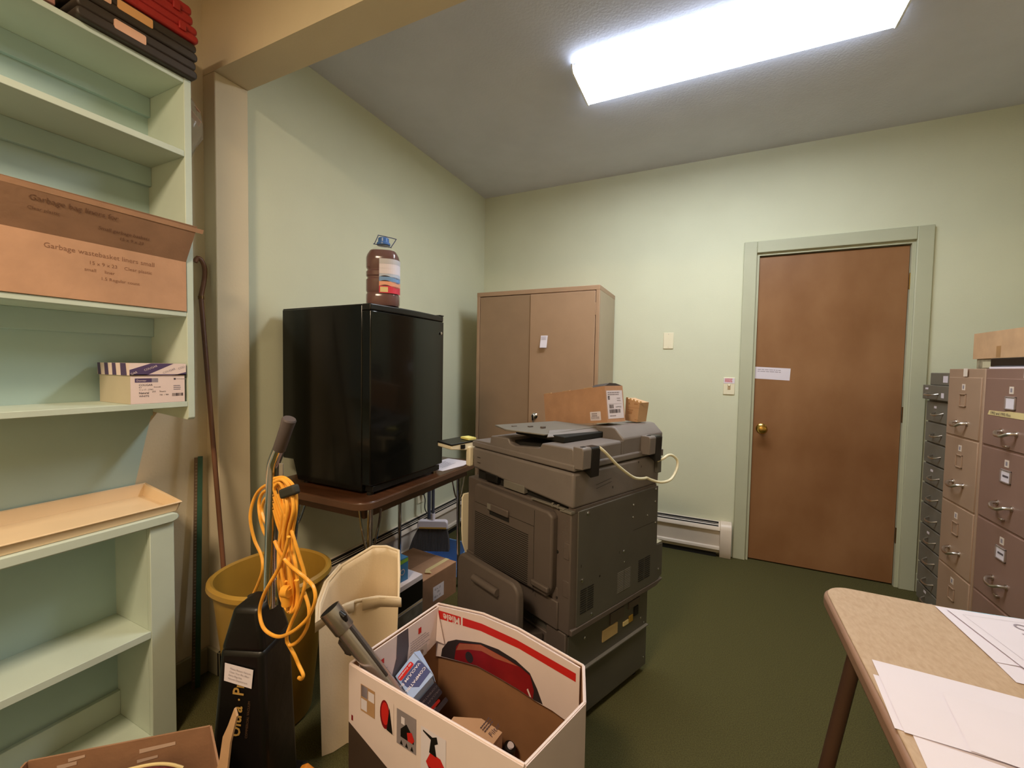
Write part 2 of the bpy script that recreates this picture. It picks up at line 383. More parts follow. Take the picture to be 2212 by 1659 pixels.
# cream tray on the countertop
t = thing('serving_tray', 'long cream plastic tray lying on the mint green countertop', 'tray', (.09, -2.7, .767))
T0, T1, X0, X1 = -3.4, -2.425, -.022, .208
zb, zf, zB, zF = .785, .7685, .828, .797     # floor back/front, rim back/front
g = G().hexa([(X0+.012, T0, zb), (X1-.010, T0, zf), (X1-.010, T1-.010, zf), (X0+.012, T1-.010, zb)], [(X0+.012, T0, zb+.004), (X1-.010, T0, zf+.004), (X1-.010, T1-.010, zf+.004), (X0+.012, T1-.010, zb+.004)])
g.hexa([(X1-.012, T0, zf), (X1-.008, T0, zf), (X1-.008, T1-.008, zf), (X1-.012, T1-.012, zf)], [(X1-.004, T0, zF), (X1, T0, zF), (X1, T1, zF), (X1-.004, T1-.004, zF)])
g.hexa([(X0+.008, T0, zb), (X0+.012, T0, zb), (X0+.012, T1-.012, zb), (X0+.008, T1-.008, zb)], [(X0, T0, zB), (X0+.004, T0, zB), (X0+.004, T1-.004, zB), (X0, T1, zB)])
g.hexa([(X0+.008, T1-.012, zb), (X1-.008, T1-.012, zf), (X1-.008, T1-.008, zf), (X0+.008, T1-.008, zb)], [(X0, T1-.004, zB), (X1, T1-.004, zF), (X1, T1, zF), (X0, T1, zB)])
g.build('tray_shell', creamtray_m, t, wc=True)
G().tube([(X1+.001, T0, zF), (X1+.001, T1+.001, zF), (X0, T1+.001, zB), (X0, T0, zB)], .0028, 8).build('rim', creamtray_m, t, wc=True)
# stacked cases on top
def case(name, label, matr, y0, y1, x1, z0, h, lab=None, group=None, notch=0):
    t = thing(name, label, 'case', ((x1+.0)/2, (y0+y1)/2, z0), 0, group)
    x0 = -.01; r = .012
    o = G().prism(rrect(y0, z0, y1, z0+h*.49, r, 4), 'x', x0, x1).build('lower_shell', matr, t, wc=True, bevel=.005)
    o = G().prism(rrect(y0+.002, z0+h*.51, y1-.002, z0+h, r, 4), 'x', x0, x1-.003).build('upper_shell', matr, t, wc=True, bevel=.005)
    G().box(x0+.01, y0+.01, z0+h*.46, x1-.008, y1-.01, z0+h*.54).build('hinge_line', dark_m, t, wc=True)
    if lab:
        for (a, b, c, d, mm) in lab:
            G().prism(rrect(a, c, b, d, .004, 3), 'x', x1-.004, x1+.0012).build('label_plate', mm, t, wc=True)
    if notch:
        for yy in (y0+.05, y1-.06):
            G().box(x1-.002, yy, z0+h*.3, x1+.006, yy+.02, z0+h*.75).build('latch', matr, t, wc=True, bevel=.002)
    return t
case('hard_case', 'black hard case lying directly on top of the bookcase, lowest of the stack', blkcase_m, -2.665, -2.365, .222, 2.2095, .058, [(-2.584, -2.508, 2.229, 2.256, peach_m)])
case('hard_case', 'black hard case between lowest black case and the red cases, with oval pink label', blkcase_m, -2.67, -2.363, .222, 2.2685, .056, [(-2.575, -2.49, 2.29, 2.317, orangelab_m), (-2.64, -2.59, 2.288, 2.315, peach_m)])
case('hard_case', 'red hard case resting on the black cases atop the bookcase', redcase_m, -2.66, -2.362, .226, 2.3255, .052, notch=1)
case('hard_case', 'red hard case at the very top of the stack on the bookcase', redcase_m, -2.66, -2.376, .222, 2.3785, .06, notch=1)
t = thing('brown_pouch', 'dark brown pouch beside the black cases on top of the bookcase', 'pouch', (.1, -2.75, 2.2095))
o = G().lathe([(.02, 0), (.072, .004), (.08, .03), (.07, .075), (.03, .10), (.005, .105)], n=24, sx=1.1, sy=.9, sq=3).build('pouch_body', mat('brown_leather', (92, 56, 48), .5, var=.15), t, bevel=0)
G().box(.074, .01, .01, .0895, .055, .04).build('pouch_tag', mat('tag_pink', (170, 120, 110), .6), t, bevel=.002)
# big open cardboard box with handwriting
t = thing('cardboard_box', 'long brown cardboard box with raised front flap and handwriting, on bookcase shelf', 'box', (.1, -2.65, 1.438))
BY0, BY1, BX1, bz0, bz1 = -2.93, -2.398, .203, 1.4385, 1.603
th = .004
g = G().box(.0, BY0, bz0, BX1-th, BY1, bz0+th).box(.0, BY0, bz0+th, th, BY1, bz1).box(th, BY0, bz0+th, BX1-th, BY0+th, bz1).box(th, BY1-th, bz0+th, BX1-th, BY1, bz1)
g.build('box_body', card_m, t, wc=True)
g = G().box(BX1-th, BY0, bz0, BX1, BY1, bz1)
M = frame((BX1+.0006, -2.735, 1.567), (0, 1, 0), (0, 0, 1))
hw2_m = mat('pencil_writing_dark', (112, 78, 58), .8, var=0)
hw_m = mat('pencil_writing', (140, 98, 74), .8, var=0)
g.text('Garbage wastebasket liners small', .0195, M, 1, sx=.95)
g.text('15 x 9 x 23    Clear plastic', .014, frame((BX1+.0006, -2.645, 1.542), (0, 1, 0), (0, 0, 1)), 1)
g.text('small     liner', .013, frame((BX1+.0006, -2.655, 1.522), (0, 1, 0), (0, 0, 1)), 1)
g.text('1.5 Regular count', .013, frame((BX1+.0006, -2.62, 1.502), (0, 1, 0), (0, 0, 1)), 1)
g.build('front_panel', [card_m, hw_m], t, wc=True)
fp = [(BX1, BY0, bz1), (BX1, BY1, bz1), (BX1+.052, BY1+.008, bz1+.113), (BX1+.052, BY0, bz1+.108)]
g = G().slab(fp, .004)
Mf = frame((BX1+.034, -2.77, bz1+.072), (0, 1, 0), (.052, 0, .11)); Mf.translation += Mf.to_3x3().col[2]*.0008
g.text('Garbage bag liners for', .02, Mf, 1)
g.text('Clear plastic', .012, Mf @ Matrix.Translation((0, -.024, 0)), 1)
g.text('Small garbage baskets', .014, Mf @ Matrix.Translation((.14, -.036, 0)), 1)
g.text('15 x 9 x 23', .013, Mf @ Matrix.Translation((.19, -.054, 0)), 1)
g.rect(Mf, -.05, .026, .40, .040, 2, -.0003)
g.build('front_flap', [card2_m, hw2_m, card_m], t, wc=True)
G().slab([(.17, BY0+.1, bz1), (.02, BY0+.1, bz1), (.02, BY0+.09, bz1+.10), (.17, BY0+.09, bz1+.12)], .004).build('side_flap', card2_m, t, wc=True)
# cougar paper box
t = thing('paper_box', 'white paper box with purple striped lid on bookcase shelf by the side panel', 'box', (.1, -2.48, 1.134))
cy0, cy1, cz0, cz1 = -2.556, -2.402, 1.1345, 1.262
lav_m = mat('box_white', (236, 214, 208), .5, var=.01); kraft_m = mat('box_grey_side', (196, 184, 160), .6, var=.03)
g = G().box(.004, cy0+.003, cz0, FX-.002, cy1-.003, cz1-.004, 1)
M = frame((FX-.0014, cy0, cz0), (0, 1, 0), (0, 0, 1))
g.rect(M, .003, 0, .151, .095, 0)
g.rect(M, .014, .067, .058, .080, 2, .0003); g.rect(M, .058, .067, .075, .080, 4, .0003); g.text('Domtar', .008, M @ Matrix.Translation((.018, .0705, .0006)), 0)
g.rect(M, .119, .074, .125, .080, 3, .0003); g.text('MOHAWK', .006, M @ Matrix.Translation((.127, .0748, .0004)), 5)
g.text('COUGAR', .0085, M @ Matrix.Translation((.024, .056, .0004)), 3, bold=.01); g.text('8.5', .006, M @ Matrix.Translation((.024, .0495, .0004)), 3)
g.text('11 x 17 - 279M', .006, M @ Matrix.Translation((.024, .042, .0004)), 3); g.text('Natural', .0085, M @ Matrix.Translation((.024, .031, .0004)), 3, bold=.02)
g.text('WHITE', .0085, M @ Matrix.Translation((.024, .021, .0004)), 3, bold=.01); g.text('Smooth', .006, M @ Matrix.Translation((.063, .050, .0004)), 3)
g.text('250', .007, M @ Matrix.Translation((.058, .035, .0004)), 3); g.text('Sheets', .007, M @ Matrix.Translation((.078, .035, .0004)), 3); g.text('750  1 984', .006, M @ Matrix.Translation((.078, .024, .0004)), 3)
barcode(g, M, .114, .020, .146, .030, 3, 4, .0004); lines(g, M, .118, .056, .024, 3, .006, .003, 5, 9, .0004)
g.build('box_body', [lav_m, kraft_m, purple_m, ink_m, dim_ink_m, dim_ink_m], t, wc=True)
g = G().box(.0, cy0, cz1-.038, FX+.0015, cy1, cz1, 0)
M = frame((FX+.0019, cy0, cz1-.038), (0, 1, 0), (0, 0, 1)); Lw, Lh = cy1-cy0, .038
g.poly(M, [(0, .017), (.055, .038), (.118, .038), (.043, 0), (0, 0)], 1); g.poly(M, [(.118, 0), (Lw, .010), (Lw, 0)], 1); g.rect(M, 0, 0, Lw, .003, 1)
rt = Matrix.Rotation(R(23), 4, 'Z')
g.text('COUGAR', .009, M @ Matrix.Translation((.038, .013, .0004)) @ rt, 2); g.text('GAR', .009, M @ Matrix.Translation((.004, .001, .0004)) @ rt, 2)
g.text('COUGAR', .009, M @ Matrix.Translation((.088, .004, .0004)) @ rt, 3); g.text('COU', .009, M @ Matrix.Translation((.132, .018, .0004)) @ rt, 3)
M2 = frame((.0, cy0-.0004, cz1-.038), (1, 0, 0), (0, 0, 1))
for a, b in ((.0, .018), (.045, .068), (.094, .117), (.146, .180)):
    g.poly(M2, [(a+.004, 0), (b+.006, 0), (b, .038), (a, .038)], 1)
g.build('lid', [lav_m, purple_m, lav_m, dim_ink_m], t, wc=True)
# clear bag behind the bookcase end
t = thing('plastic_bag', 'clear plastic bag holding peach coloured paper, hanging between bookcase top and wall corner', 'bag', (.03, -2.30, 2.06))
rn = random.Random(4)
prof = [(.006, .19), (.02, .165), (.036, .13), (.042, .09), (.038, .05), (.022, .01), (.004, -.05)]
g = G().lathe([(r*1.0, z) for r, z in prof[::-1]], n=28, sx=1.0, sy=1.25, capb=False, capt=False)
g.v = [(x+rn.uniform(-.004, .004), y+rn.uniform(-.004, .004), z+rn.uniform(-.003, .003)) for x, y, z in g.v]
g.build('bag_film', bagp_m, t)
g = G().slab([(.0, -.03, .17), (.012, -.03, .172), (.036, .03, .10), (.02, .03, .085)], .002).slab([(.02, .015, .155), (.03, .016, .15), (.034, .03, .135), (.022, .026, .14)], .002).slab([(.012, -.018, .12), (.02, -.016, .12), (.016, -.012, .09), (.008, -.012, .095)], .002)
g.build('peach_paper', peach_m, t)
# yardstick and cane by the corner
t = thing('yardstick', 'green wooden yardstick with ruled brown edge leaning upright against the wall', 'yardstick', tuple(Vector((.035, -2.30, .0))))
yt, yb = at(428, 986, 0, -.012), at(422, 1482, 0, .035); yb.z = .001
ax = (yt-yb).normalized(); sd = Vector((.55, .83, 0)); sd = (sd-ax*sd.dot(ax)).normalized(); nn = ax.cross(sd)
def bar(g, a, b, sd, nn, w0, w1, t0, t1, m=0):
    g.hexa([a+sd*w0+nn*t0, a+sd*w1+nn*t0, a+sd*w1+nn*t1, a+sd*w0+nn*t1], [b+sd*w0+nn*t0, b+sd*w1+nn*t0, b+sd*w1+nn*t1, b+sd*w0+nn*t1], m)
g = G(); bar(g, yb, yt, sd, nn, -.001, .015, -.004, .004); o = g.build('stick', green_m, t, wc=True, bevel=.001); fixnormals(o)
g = G(); bar(g, yb-ax*-.0, yt-ax*.004, sd, nn, -.012, -.001, -.004, .004)
Lk = (yt-yb).length
k = .03
while k < Lk-.02:
    a = yb+ax*k; bar(g, a, a+ax*.0012, sd, nn, -.008, -.002, -.0046, .0046, 1); k += .0127
o = g.build('ruled_edge', [yard_m, mat('rule_marks', (170, 160, 140), .6)], t, wc=True); fixnormals(o)
t = thing('walking_cane', 'brown wooden walking cane with curved hook handle leaning in the wall corner', 'cane', (.13, -2.27, 0))
pts = [at(421, 566, 0, -.004), at(427, 557, 0, -.002), at(436, 564, 0, .0), at(442, 580, 0, .0), at(441, 605, 0, .0), at(434, 640, 0, .0)]
bot = at(484, 1240, 1, -2.268); top = pts[-1]; d = (bot-top); e = top+d*((0.006-top.z)/d.z)
pts = smooth_path(pts, 4)+[top+(e-top)*k for k in (.1, .3, .6, .97)]
G().tube(pts, [.0085]*(len(pts)-1)+[.0075], 12).build('shaft', wood_m, t, wc=True)
G().tube([top+(e-top)*.97, e], .0095, 12).build('rubber_tip', black_m, t, wc=True)
c0 = top+(e-top)*.0; G().tube([c0, c0+(e-top).normalized()*.012], .0098, 12).build('collar', hinge_m, t, wc=True)

# ------------------------------------------------------------------ table with fridge
t = thing('folding_table', 'small brown laminate table with chrome wishbone legs under the black fridge', 'table', (.33, -1.6, 0))
G().prism(rrect(.02, -2.03, .637, -1.162, .07, 8), 'z', .715, .737).build('tabletop', tabletop_m, t, wc=True, bevel=.003)
G().prism(rrect(.0185, -2.0315, .6385, -1.1605, .07, 8), 'z', .706, .7335).build('edge_band', tabedge_m, t, wc=True, bevel=.002)
G().box(.07, -1.98, .66, .59, -1.96, .706).box(.07, -1.23, .66, .59, -1.21, .706).box(.07, -1.96, .66, .09, -1.23, .706).box(.57, -1.96, .66, .59, -1.23, .706).build('apron', tabedge_m, t, wc=True)
def wish(px, py, dx, dy, fx, fy):
    a = Vector((px, py, .706)); f = Vector((fx, fy, .004)); q = Vector((dx, dy, 0))
    lg = G().tube([a, f], [.0115, .0095], 14).build('leg', chrome_m, t, wc=True)
    k = a.lerp(f, .24); q2 = q*.35
    g = G().tube(smooth_path([a+q, a.lerp(f, .1)+q*.8, k-Vector((0, 0, -.01))+q2, k, k-q2+Vector((0, 0, .01)), a.lerp(f, .1)-q*.8, a-q], 4), .0048, 8)
    g.v = [tuple(Vector(v)-t.location) for v in g.v]; g.build('brace', chrome_m, lg)
wish(.615, -1.975, .040, .016, .605, -1.975)
wish(.565, -1.26, .014, .05, .524, -1.180)
wish(.115, -1.90, .03, .03, .085, -1.955)
wish(.11, -1.20, .025, .025, .10, -1.19)
FR = thing('mini_fridge', 'glossy black mini fridge standing on the small brown table', 'fridge', (.587, -1.946, .737), R(-1.0))
# local: +x to the right(door side plane x=0), body extends -x, y into depth
W_, D_, HH = .54, .492, .777
z0 = .012
prof = [(-W_, .10), (-W_+.07, .10), (-W_+.10, z0), (-.052, z0), (-.052, HH-.004), (-W_, HH-.004)]
o = G().prism(prof, 'y', 0.004, D_-.004).build('body', gloss_m, FR, bevel=.004); fixnormals(o)
# door: bulging front
n = 14; dp = [(-.048, 0), ]
P = [(-.048, .001)] + [(-.002+.012*math.sin(math.pi*k/n), .001+(D_-.002)*k/n) for k in range(n+1)] + [(-.048, D_-.001)]
o = G().prism(P, 'z', z0+.03, HH-.028).build('door', gloss_m, FR, bevel=.004); fixnormals(o)
P2 = [(-.052, .001)] + [(-.004+.016*math.sin(math.pi*k/n), .001+(D_-.002)*k/n) for k in range(n+1)] + [(-.052, D_-.001)]
o = G().prism(P2, 'z', HH-.027, HH).build('door_top_trim', black_m, FR, bevel=.005, seg=3); fixnormals(o)
G().box(-.05, D_-.03, HH, -.002, D_+.0, HH+.006).build('hinge_cap', black_m, FR, bevel=.002)
G().box(-W_+.002, .006, HH-.004, -.055, D_-.006, HH-.0005).build('top_panel', black_m, FR, bevel=.002)
G().lathe([(.007, 0), (.007, .002), (.004, .003)], n=16, M=Matrix.Translation((.004, D_-.03, HH-.085)) @ Matrix.Rotation(R(90), 4, 'Y')).build('badge', alu_m, FR)
G().box(-.05, .02, z0, -.006, D_-.02, z0+.026).build('kick_plate', black_m, FR, bevel=.003)
for x, y in ((-.03, .03), (-.03, D_-.03), (-W_+.13, .03), (-W_+.13, D_-.03)):
    G().cyl((x, y, 0), (x, y, z0+.001), .014, n=14).build('foot', alu_m if y > .3 else black_m, FR)
# jug
t = thing('juice_jug', 'large plastic jug of red drink with blue cap standing on black fridge', 'jug', (.512, -1.795, .737+HH+.0008), R(35))
pr = [(.05, 0), (.066, .006), (.070, .02), (.070, .06), (.066, .07), (.070, .08), (.070, .135), (.0655, .142), (.0655, .148), (.070, .155), (.070, .175), (.0655, .182), (.0655, .188), (.070, .196), (.070, .245), (.066, .262), (.056, .282), (.040, .300), (.026, .312), (.022, .318), (.022, .330)]
pr = [(r*1.0, z*.84) for r, z in pr]
G().lathe(pr, n=40, sq=3.0).build('bottle', clear_m, t)
G().lathe([(r*.97, z+.001) for r, z in pr if z < .240] , n=40, sq=3.0).build('drink', jugred_m, t)
G().lathe([(.027, .268), (.0285, .270), (.0285, .278), (.0235, .281), (.0225, .298), (.018, .301)], n=32).build('cap', capblue_m, t, bevel=.001)
hd = [(-.034, -.012, .298), (-.028, -.004, .345), (.02, .02, .343), (.042, .032, .325), (.020, .018, .296)]
G().tube(smooth_path([(-.036, -.012, .270), (-.035, -.011, .273), (-.022, -.006, .306), (-.016, -.003, .310), (.046, .006, .302), (.050, .007, .297), (.032, .003, .266), (.028, .002, .263)], 4, True), .0018, 8, closed=True).build('carry_handle', wireblue_m, t)
g = G(); nseg = 14; R0 = .0655
def sqp(a, r=.0655, sq=3.0):
    ca, sa = math.cos(a), math.sin(a); q = (abs(ca)**sq+abs(sa)**sq)**(-1/sq); return ca*q*r, sa*q*r
A0, A1 = R(-96), R(-12)
bands = [(.058, .078, 1), (.078, .088, 1), (.088, .108, 2), (.108, .128, 3), (.128, .142, 4), (.142, .165, 0), (.165, .185, 0), (.185, .207, 5)]
for z0_, z1_, mi in bands:
    for k in range(nseg):
        a, b = A0+(A1-A0)*k/nseg, A0+(A1-A0)*(k+1)/nseg
        (xa, ya), (xb, yb_) = sqp(a, .0722), sqp(b, .0722)
        off = .006*math.sin(k*.5)*(1 if mi in (2, 3, 4) else 0)
        g.add([(xa, ya, z0_+off), (xb, yb_, z0_+.006*math.sin((k+1)*.5)*(1 if mi in (2, 3, 4) else 0)), (xb, yb_, z1_+.001), (xa, ya, z1_+.001)], [(0, 1, 2, 3)], mi)
for k in range(2, 6):
    a, b = A0+(A1-A0)*(k-1.4)/nseg, A0+(A1-A0)*(k-.4)/nseg
    (xa, ya), (xb, yb_) = sqp(a, .0728), sqp(b, .0728); g.add([(xa, ya, .062), (xb, yb_, .062), (xb, yb_, .084), (xa, ya, .084)], [(0, 1, 2, 3)], 6)
g.v = [(x, y, z*.95) for x, y, z in g.v]; g.build('label', [white_m, pink_m, mat('lab_peach', (240, 170, 140), .5), mat('lab_sky', (120, 160, 210), .5), mat('lab_ltblue', (190, 200, 220), .5), mat('lab_grey', (200, 198, 205), .5), manila_m], t)
# paper on table corner
t = thing('printed_paper', 'printed papers lying on the corner of the brown table behind the fridge', 'paper', (.57, -1.32, .7375))
g = G().slab([(.44, -1.44, .7382), (.595, -1.452, .7382), (.622, -1.30, .7382), (.612, -1.20, .7382), (.45, -1.19, .7382)], .0006)
M = frame((.50, -1.40, .7386), (0, 1, 0), (-1, 0, 0)); lines(g, M, .0, .02, .14, 6, .014, .004, 1, 2, .0004)
o = g.build('sheet', [white_m, dim_ink_m], t, wc=True)

# ------------------------------------------------------------------ metal cabinet
t = thing('storage_cabinet', 'tall tan metal two-door storage cabinet standing in the back corner', 'cabinet', (.672, -.24, 0))
cx0, cx1, cyf, cyb, ch = .210, 1.130, -.472, -.012, 1.815
g = G().box(cx0, cyf+.02, .0, cx0+.012, cyb, ch-.02).box(cx1-.012, cyf+.02, 0, cx1, cyb, ch-.02).box(cx0+.012, cyb-.008, 0, cx1-.012, cyb, ch-.02).box(cx0+.012, cyf+.02, .0, cx1-.012, cyb-.008, .06)
g.build('body', mat('cabinet_side', (176, 158, 132), .42, var=.02), t, wc=True, bevel=.002)
g = G().box(cx0, cyf, 0, cx0+.024, cyf+.02, ch-.03).box(cx1-.024, cyf, 0, cx1, cyf+.02, ch-.03).box(cx0+.024, cyf, 0, cx1-.024, cyf+.02, .07)
g.build('front_frame', tan_m, t, wc=True, bevel=.002)
G().box(cx0-.001, cyf-.001, ch-.032, cx1+.001, cyb, ch).build('top', tan_m, t, wc=True, bevel=.003)
xm = .640
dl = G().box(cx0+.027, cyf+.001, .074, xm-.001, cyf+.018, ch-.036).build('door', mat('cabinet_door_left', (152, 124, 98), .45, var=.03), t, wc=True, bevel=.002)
dr = G().box(xm+.002, cyf-.005, .074, cx1-.027, cyf+.018, ch-.036).build('door', tan_m, t, wc=True, bevel=.002)
hb = Matrix.Translation((.692, cyf-.0052, .93)) @ Matrix.Rotation(R(90), 4, 'X')
G().lathe([(.022, 0), (.022, .004), (.012, .008), (.012, .03), (.014, .034), (.010, .038)], n=24, M=hb).build('lock', chrome_m, t, wc=True)
G().box(.684, cyf-.046, .90, .700, cyf-.034, .944).box(.69, cyf-.044, .86, .70, cyf-.036, .92).build('handle', chrome_m, t, wc=True, bevel=.003)
for z in (.3, .9, 1.66): G().cyl((cx1-.026, cyf-.003, z-.04), (cx1-.026, cyf-.003, z+.04), .0035, n=8).build('hinge', tan_m, t, wc=True)
t = thing('square_note', 'small square white note stuck on the right door of tan cabinet', 'note', (.752, cyf-.012, 1.448))
g = G().box(-.024, -.001, -.042, .024, 0, .042, 0, Matrix.Rotation(R(-6), 4, 'X')); g = G().slab([(-.026, -.012, -.042), (.024, -.012, -.042), (.025, .006, .042), (-.025, .006, .042)][::1], .001)
M = frame((-.02, -.0045, .0), (1, 0, 0), (0, .018, .084)); lines(g, M, .0, .035, .038, 3, .009, .003, 1, 6, .0012)
o = g.build('sheet', [white_m, dim_ink_m], t); fixnormals(o)

# ------------------------------------------------------------------ photocopier (local: x along its metal back, y along its side, origin at near corner)
CP = thing('photocopier', 'dark grey office photocopier on a drawer base, turned with its metal back to the room', 'photocopier', (1.411, -1.883, 0), 1.16)
o = G().prism([(.0, .0), (.0, 0)], 'x', 0, 0) if 0 else None
# base cabinet with paper drawers
G().box(.012, .02, .03, .512, .545, .205).build('drawer_base', copm_m, CP, bevel=.003)
G().box(.012, .02, .2065, .512, .545, .352).build('paper_cabinet', copm_m, CP, bevel=.003)
G().prism([(-.002, .02), (.014, .02), (.014, .11), (-.002, .11)], 'z', .03, .366).build('corner_cover', copd_m, CP, bevel=.004)
G().prism([(.0, .11), (.014, .11), (.014, .54), (.0, .54)], 'z', .03, .33).build('side_cover', copd_m, CP, bevel=.003)
g = G().box(.02, .008, .2065, .505, .020, .2105, 0); g.build('base_ledge', copt_m, CP)
for x, y in ((.06, .06), (.46, .06), (.06, .5), (.46, .5)): G().cyl((x, y, 0), (x, y, .031), .022, n=16).build('foot', black_m, CP)
for (x0, x1, z0, z1, mm, nm) in ((.204, .298, .254, .297, tape_m, 'rating_plate'), (.336, .372, .262, .279, manila_m, 'warning_label'), (.376, .402, .262, .288, mat('label_yellow', (170, 135, 50), .6), 'warning_label'), (.410, .440, .275, .312, dark_m, 'socket'), (.25, .34, .302, .345, copd_m, 'cover_plate'), (.37, .45, .318, .345, copd_m, 'cover_plate')):
    G().box(x0, .016, z0, x1, .021, z1).build(nm, mm, CP, bevel=.001)
def screw(x, z, r=.006, y=-.0012):
    G().lathe([(r, 0), (r, .0015), (r*.6, .003)], n=12, M=Matrix.Translation((x, y, z)) @ Matrix.Rotation(R(90), 4, 'X')).build('screw', chrome_m, CP)
for x, z in ((.10, .315), (.46, .250), (.485, .222), (.49, .07)): screw(x, z, .005, .019)
G().box(.02, .012, .09, .075, .0205, .104).build('strip_label', tape_m, CP)
# main body
BB = .370
g = G().box(.0, .03, BB, .54, .60, .790)
g.build('body', copd_m, CP, bevel=.006)
G().prism([(-.004, .004), (.02, -.0), (.03, .0), (.03, .075), (-.004, .075)], 'z', BB, .786).build('corner_column', copd_m, CP, bevel=.004)
for z in (.655, .525):
    G().box(-.006, .008, z-.028, .004, .034, z+.028).build('column_tab', copd_m, CP, bevel=.002)
G().box(-.0055, .058, .43, .0, .082, .515).build('column_tab', copd_m, CP, bevel=.002)
for z in (.64, .48): G().cyl((-.0055, .062, z), (-.003, .062, z), .006, n=10).build('screw_hole', dark_m, CP)
o = G().prism([(.024, .790), (.528, .792), (.530, .545), (.576, .540), (.576, .405), (.528, .392), (.026, .392)], 'y', -.0045, .03).build('back_panel', copm_m, CP, bevel=.0015)
G().prism([(.0, BB), (.0, .391), (.58, .391), (.58, .385), (.53, BB)], 'y', -.006, .03).build('lower_edge', copd_m, CP, bevel=.003)
o = G().box(.532, -.003, .545, .574, .02, .549).build('bracket', alu_m, CP)
bk = frame((0, -.0052, 0), (1, 0, 0), (0, 0, 1))
def vent(name, x0, x1, z0, z1, n, mm, cols=2):
    g = G(); wd = (x1-x0)/cols; ph = (z1-z0)/n
    for c in range(cols):
        for i in range(n): g.box(x0+c*wd+wd*.06, -.0055, z0+i*ph, x0+(c+1)*wd-wd*.06, -.0043, z0+i*ph+ph*.45)
    g.build(name, mm, CP)
vent('vent', .040, .116, .432, .520, 11, dark_m)
vent('vent', .393, .482, .430, .520, 11, dark_m)
vent('vent', .253, .343, .431, .512, 12, copt_m)
for x, z, r in ((.073, .775, .008), (.348, .748, .005), (.347, .70, .005), (.449, .686, .004), (.506, .73, .006), (.510, .781, .006), (.511, .642, .005), (.297, .540, .0035), (.292, .582, .006), (.05, .548, .007), (.105, .411, .006), (.548, .436, .006)):
    screw(x, z, r, -.0045)
g = G()
for x, z, w_, h_ in ((.043, .60, .003, .010), (.147, .533, .007, .007), (.264, .586, .002, .010)): g.rect(bk, x-w_/2, z-h_/2, x+w_/2, z+h_/2)
g.rect(bk, .352, .647, .505, .6485); g.build('panel_hole', dark_m, CP)
# side (left in view): door with louvres
o = G().prism([(.085, .479), (.063, .52), (.063, .765), (.085, .778), (.50, .785), (.516, .77), (.516, .474)], 'x', -.032, .001).build('side_door', copd_m, CP, bevel=.008, seg=3); fixnormals(o)
g = G(); n = 24
for i in range(n):
    z = .487+i*.0078; g.box(-.0328, .179, z, -.0315, .503, z+.0030)
g.build('louvres', dark_m, CP)
G().box(-.0365, .162, .722, -.031, .500, .7245).build('door_seam', dark_m, CP) if 0 else G().box(-.0326, .150, .7075, -.031, .505, .7090).build('door_seam', dark_m, CP)
G().box(-.0326, .1485, .47, -.031, .150, .766).build('door_seam', dark_m, CP)
G().box(-.0335, .285, .682, -.031, .405, .702).build('handle_recess', dark_m, CP, bevel=.001)
G().box(-.041, .285, .700, -.031, .412, .728).build('door_handle', copd_m, CP, bevel=.004)
G().box(-.0416, .388, .706, -.0405, .410, .727).build('handle_label', copt_m, CP)
G().box(-.046, .068, .503, -.03, .150, .522).build('latch_bar', copd_m, CP, bevel=.004)
G().box(-.012, .05, .372, .0, .59, .47).build('lower_side_panel', copd_m, CP, bevel=.004)
for y in (.60,):
    o = G().prism([(.04, .715), (.04, .44), (-.004, .44), (-.026, .50), (-.030, .56), (-.030, .70), (-.02, .715)], 'y', .6005, .608).build('front_cover', cream_m, CP, bevel=.003); fixnormals(o)
# bypass tray hanging open with handle bar
o = G().prism(rrect(.10, .325, .455, .548, .04, 6, (0, 1, 1, 0)), 'x', -.150, -.118, 0).build('bypass_tray', copd_m, CP, bevel=.008, seg=3); fixnormals(o)
G().cyl((-.158, .195, .492), (-.158, .335, .492), .013, n=16).build('tray_handle', copd_m, CP)
G().prism([(-.118, .345), (-.005, .30), (-.005, .325), (-.118, .37)], 'y', .12, .44).build('tray_arm', copd_m, CP, bevel=.003)
# gap below scanner
G().box(.02, .04, .788, .53, .55, .832).build('output_cavity', dark_m, CP)
G().box(.012, .0, .786, .52, .03, .80).build('support_bar', copd_m, CP)
g = G(); g.box(-.012, .03, .793, .0, .19, .798); g.box(-.01, .0, .786, .01, .05, .794); g.box(-.014, .08, .792, -.006, .086, .806).box(-.014, .055, .792, -.006, .061, .806)
g.build('wire_guide', copt_m, CP, bevel=.001)
G().box(.0, .24, .796, .02, .36, .826).build('exit_flap', copt_m, CP, bevel=.002)
G().box(.0, .40, .80, .02, .48, .83).build('exit_flap', black_m, CP, bevel=.002)
# scanner unit
o = G().hexa([(.003, .003, .799), (.54, .003, .796), (.54, .57, .834), (.003, .57, .834)], [(.0, .0, .921), (.542, .0, .921), (.542, .572, .924), (.0, .572, .924)]).build('scanner_unit', cop_m, CP, bevel=.010, seg=3); fixnormals(o)
g = G()
for a, b, c_, d_ in ((.515, .535, .884, .8855), (.515, .535, .862, .8635)): g.box(-.001, a, c_, .001, b, d_)
for x, z, w_, h_ in ((.12, .895, .002, .03), (.215, .835, .004, .009), (.40, .885, .003, .008), (.38, .905, .004, .008)): g.rect(frame((0, -.0008, 0), (1, 0, 0), (0, 0, 1)), x, z, x+w_, z+h_)
for x, z in ((.22, .855), (.22, .868)): g.rect(frame((0, -.0008, 0), (1, 0, .12), (0, 0, 1)), x, z-.025, x+.09, z-.0238)
g.build('scanner_slot', dark_m, CP)
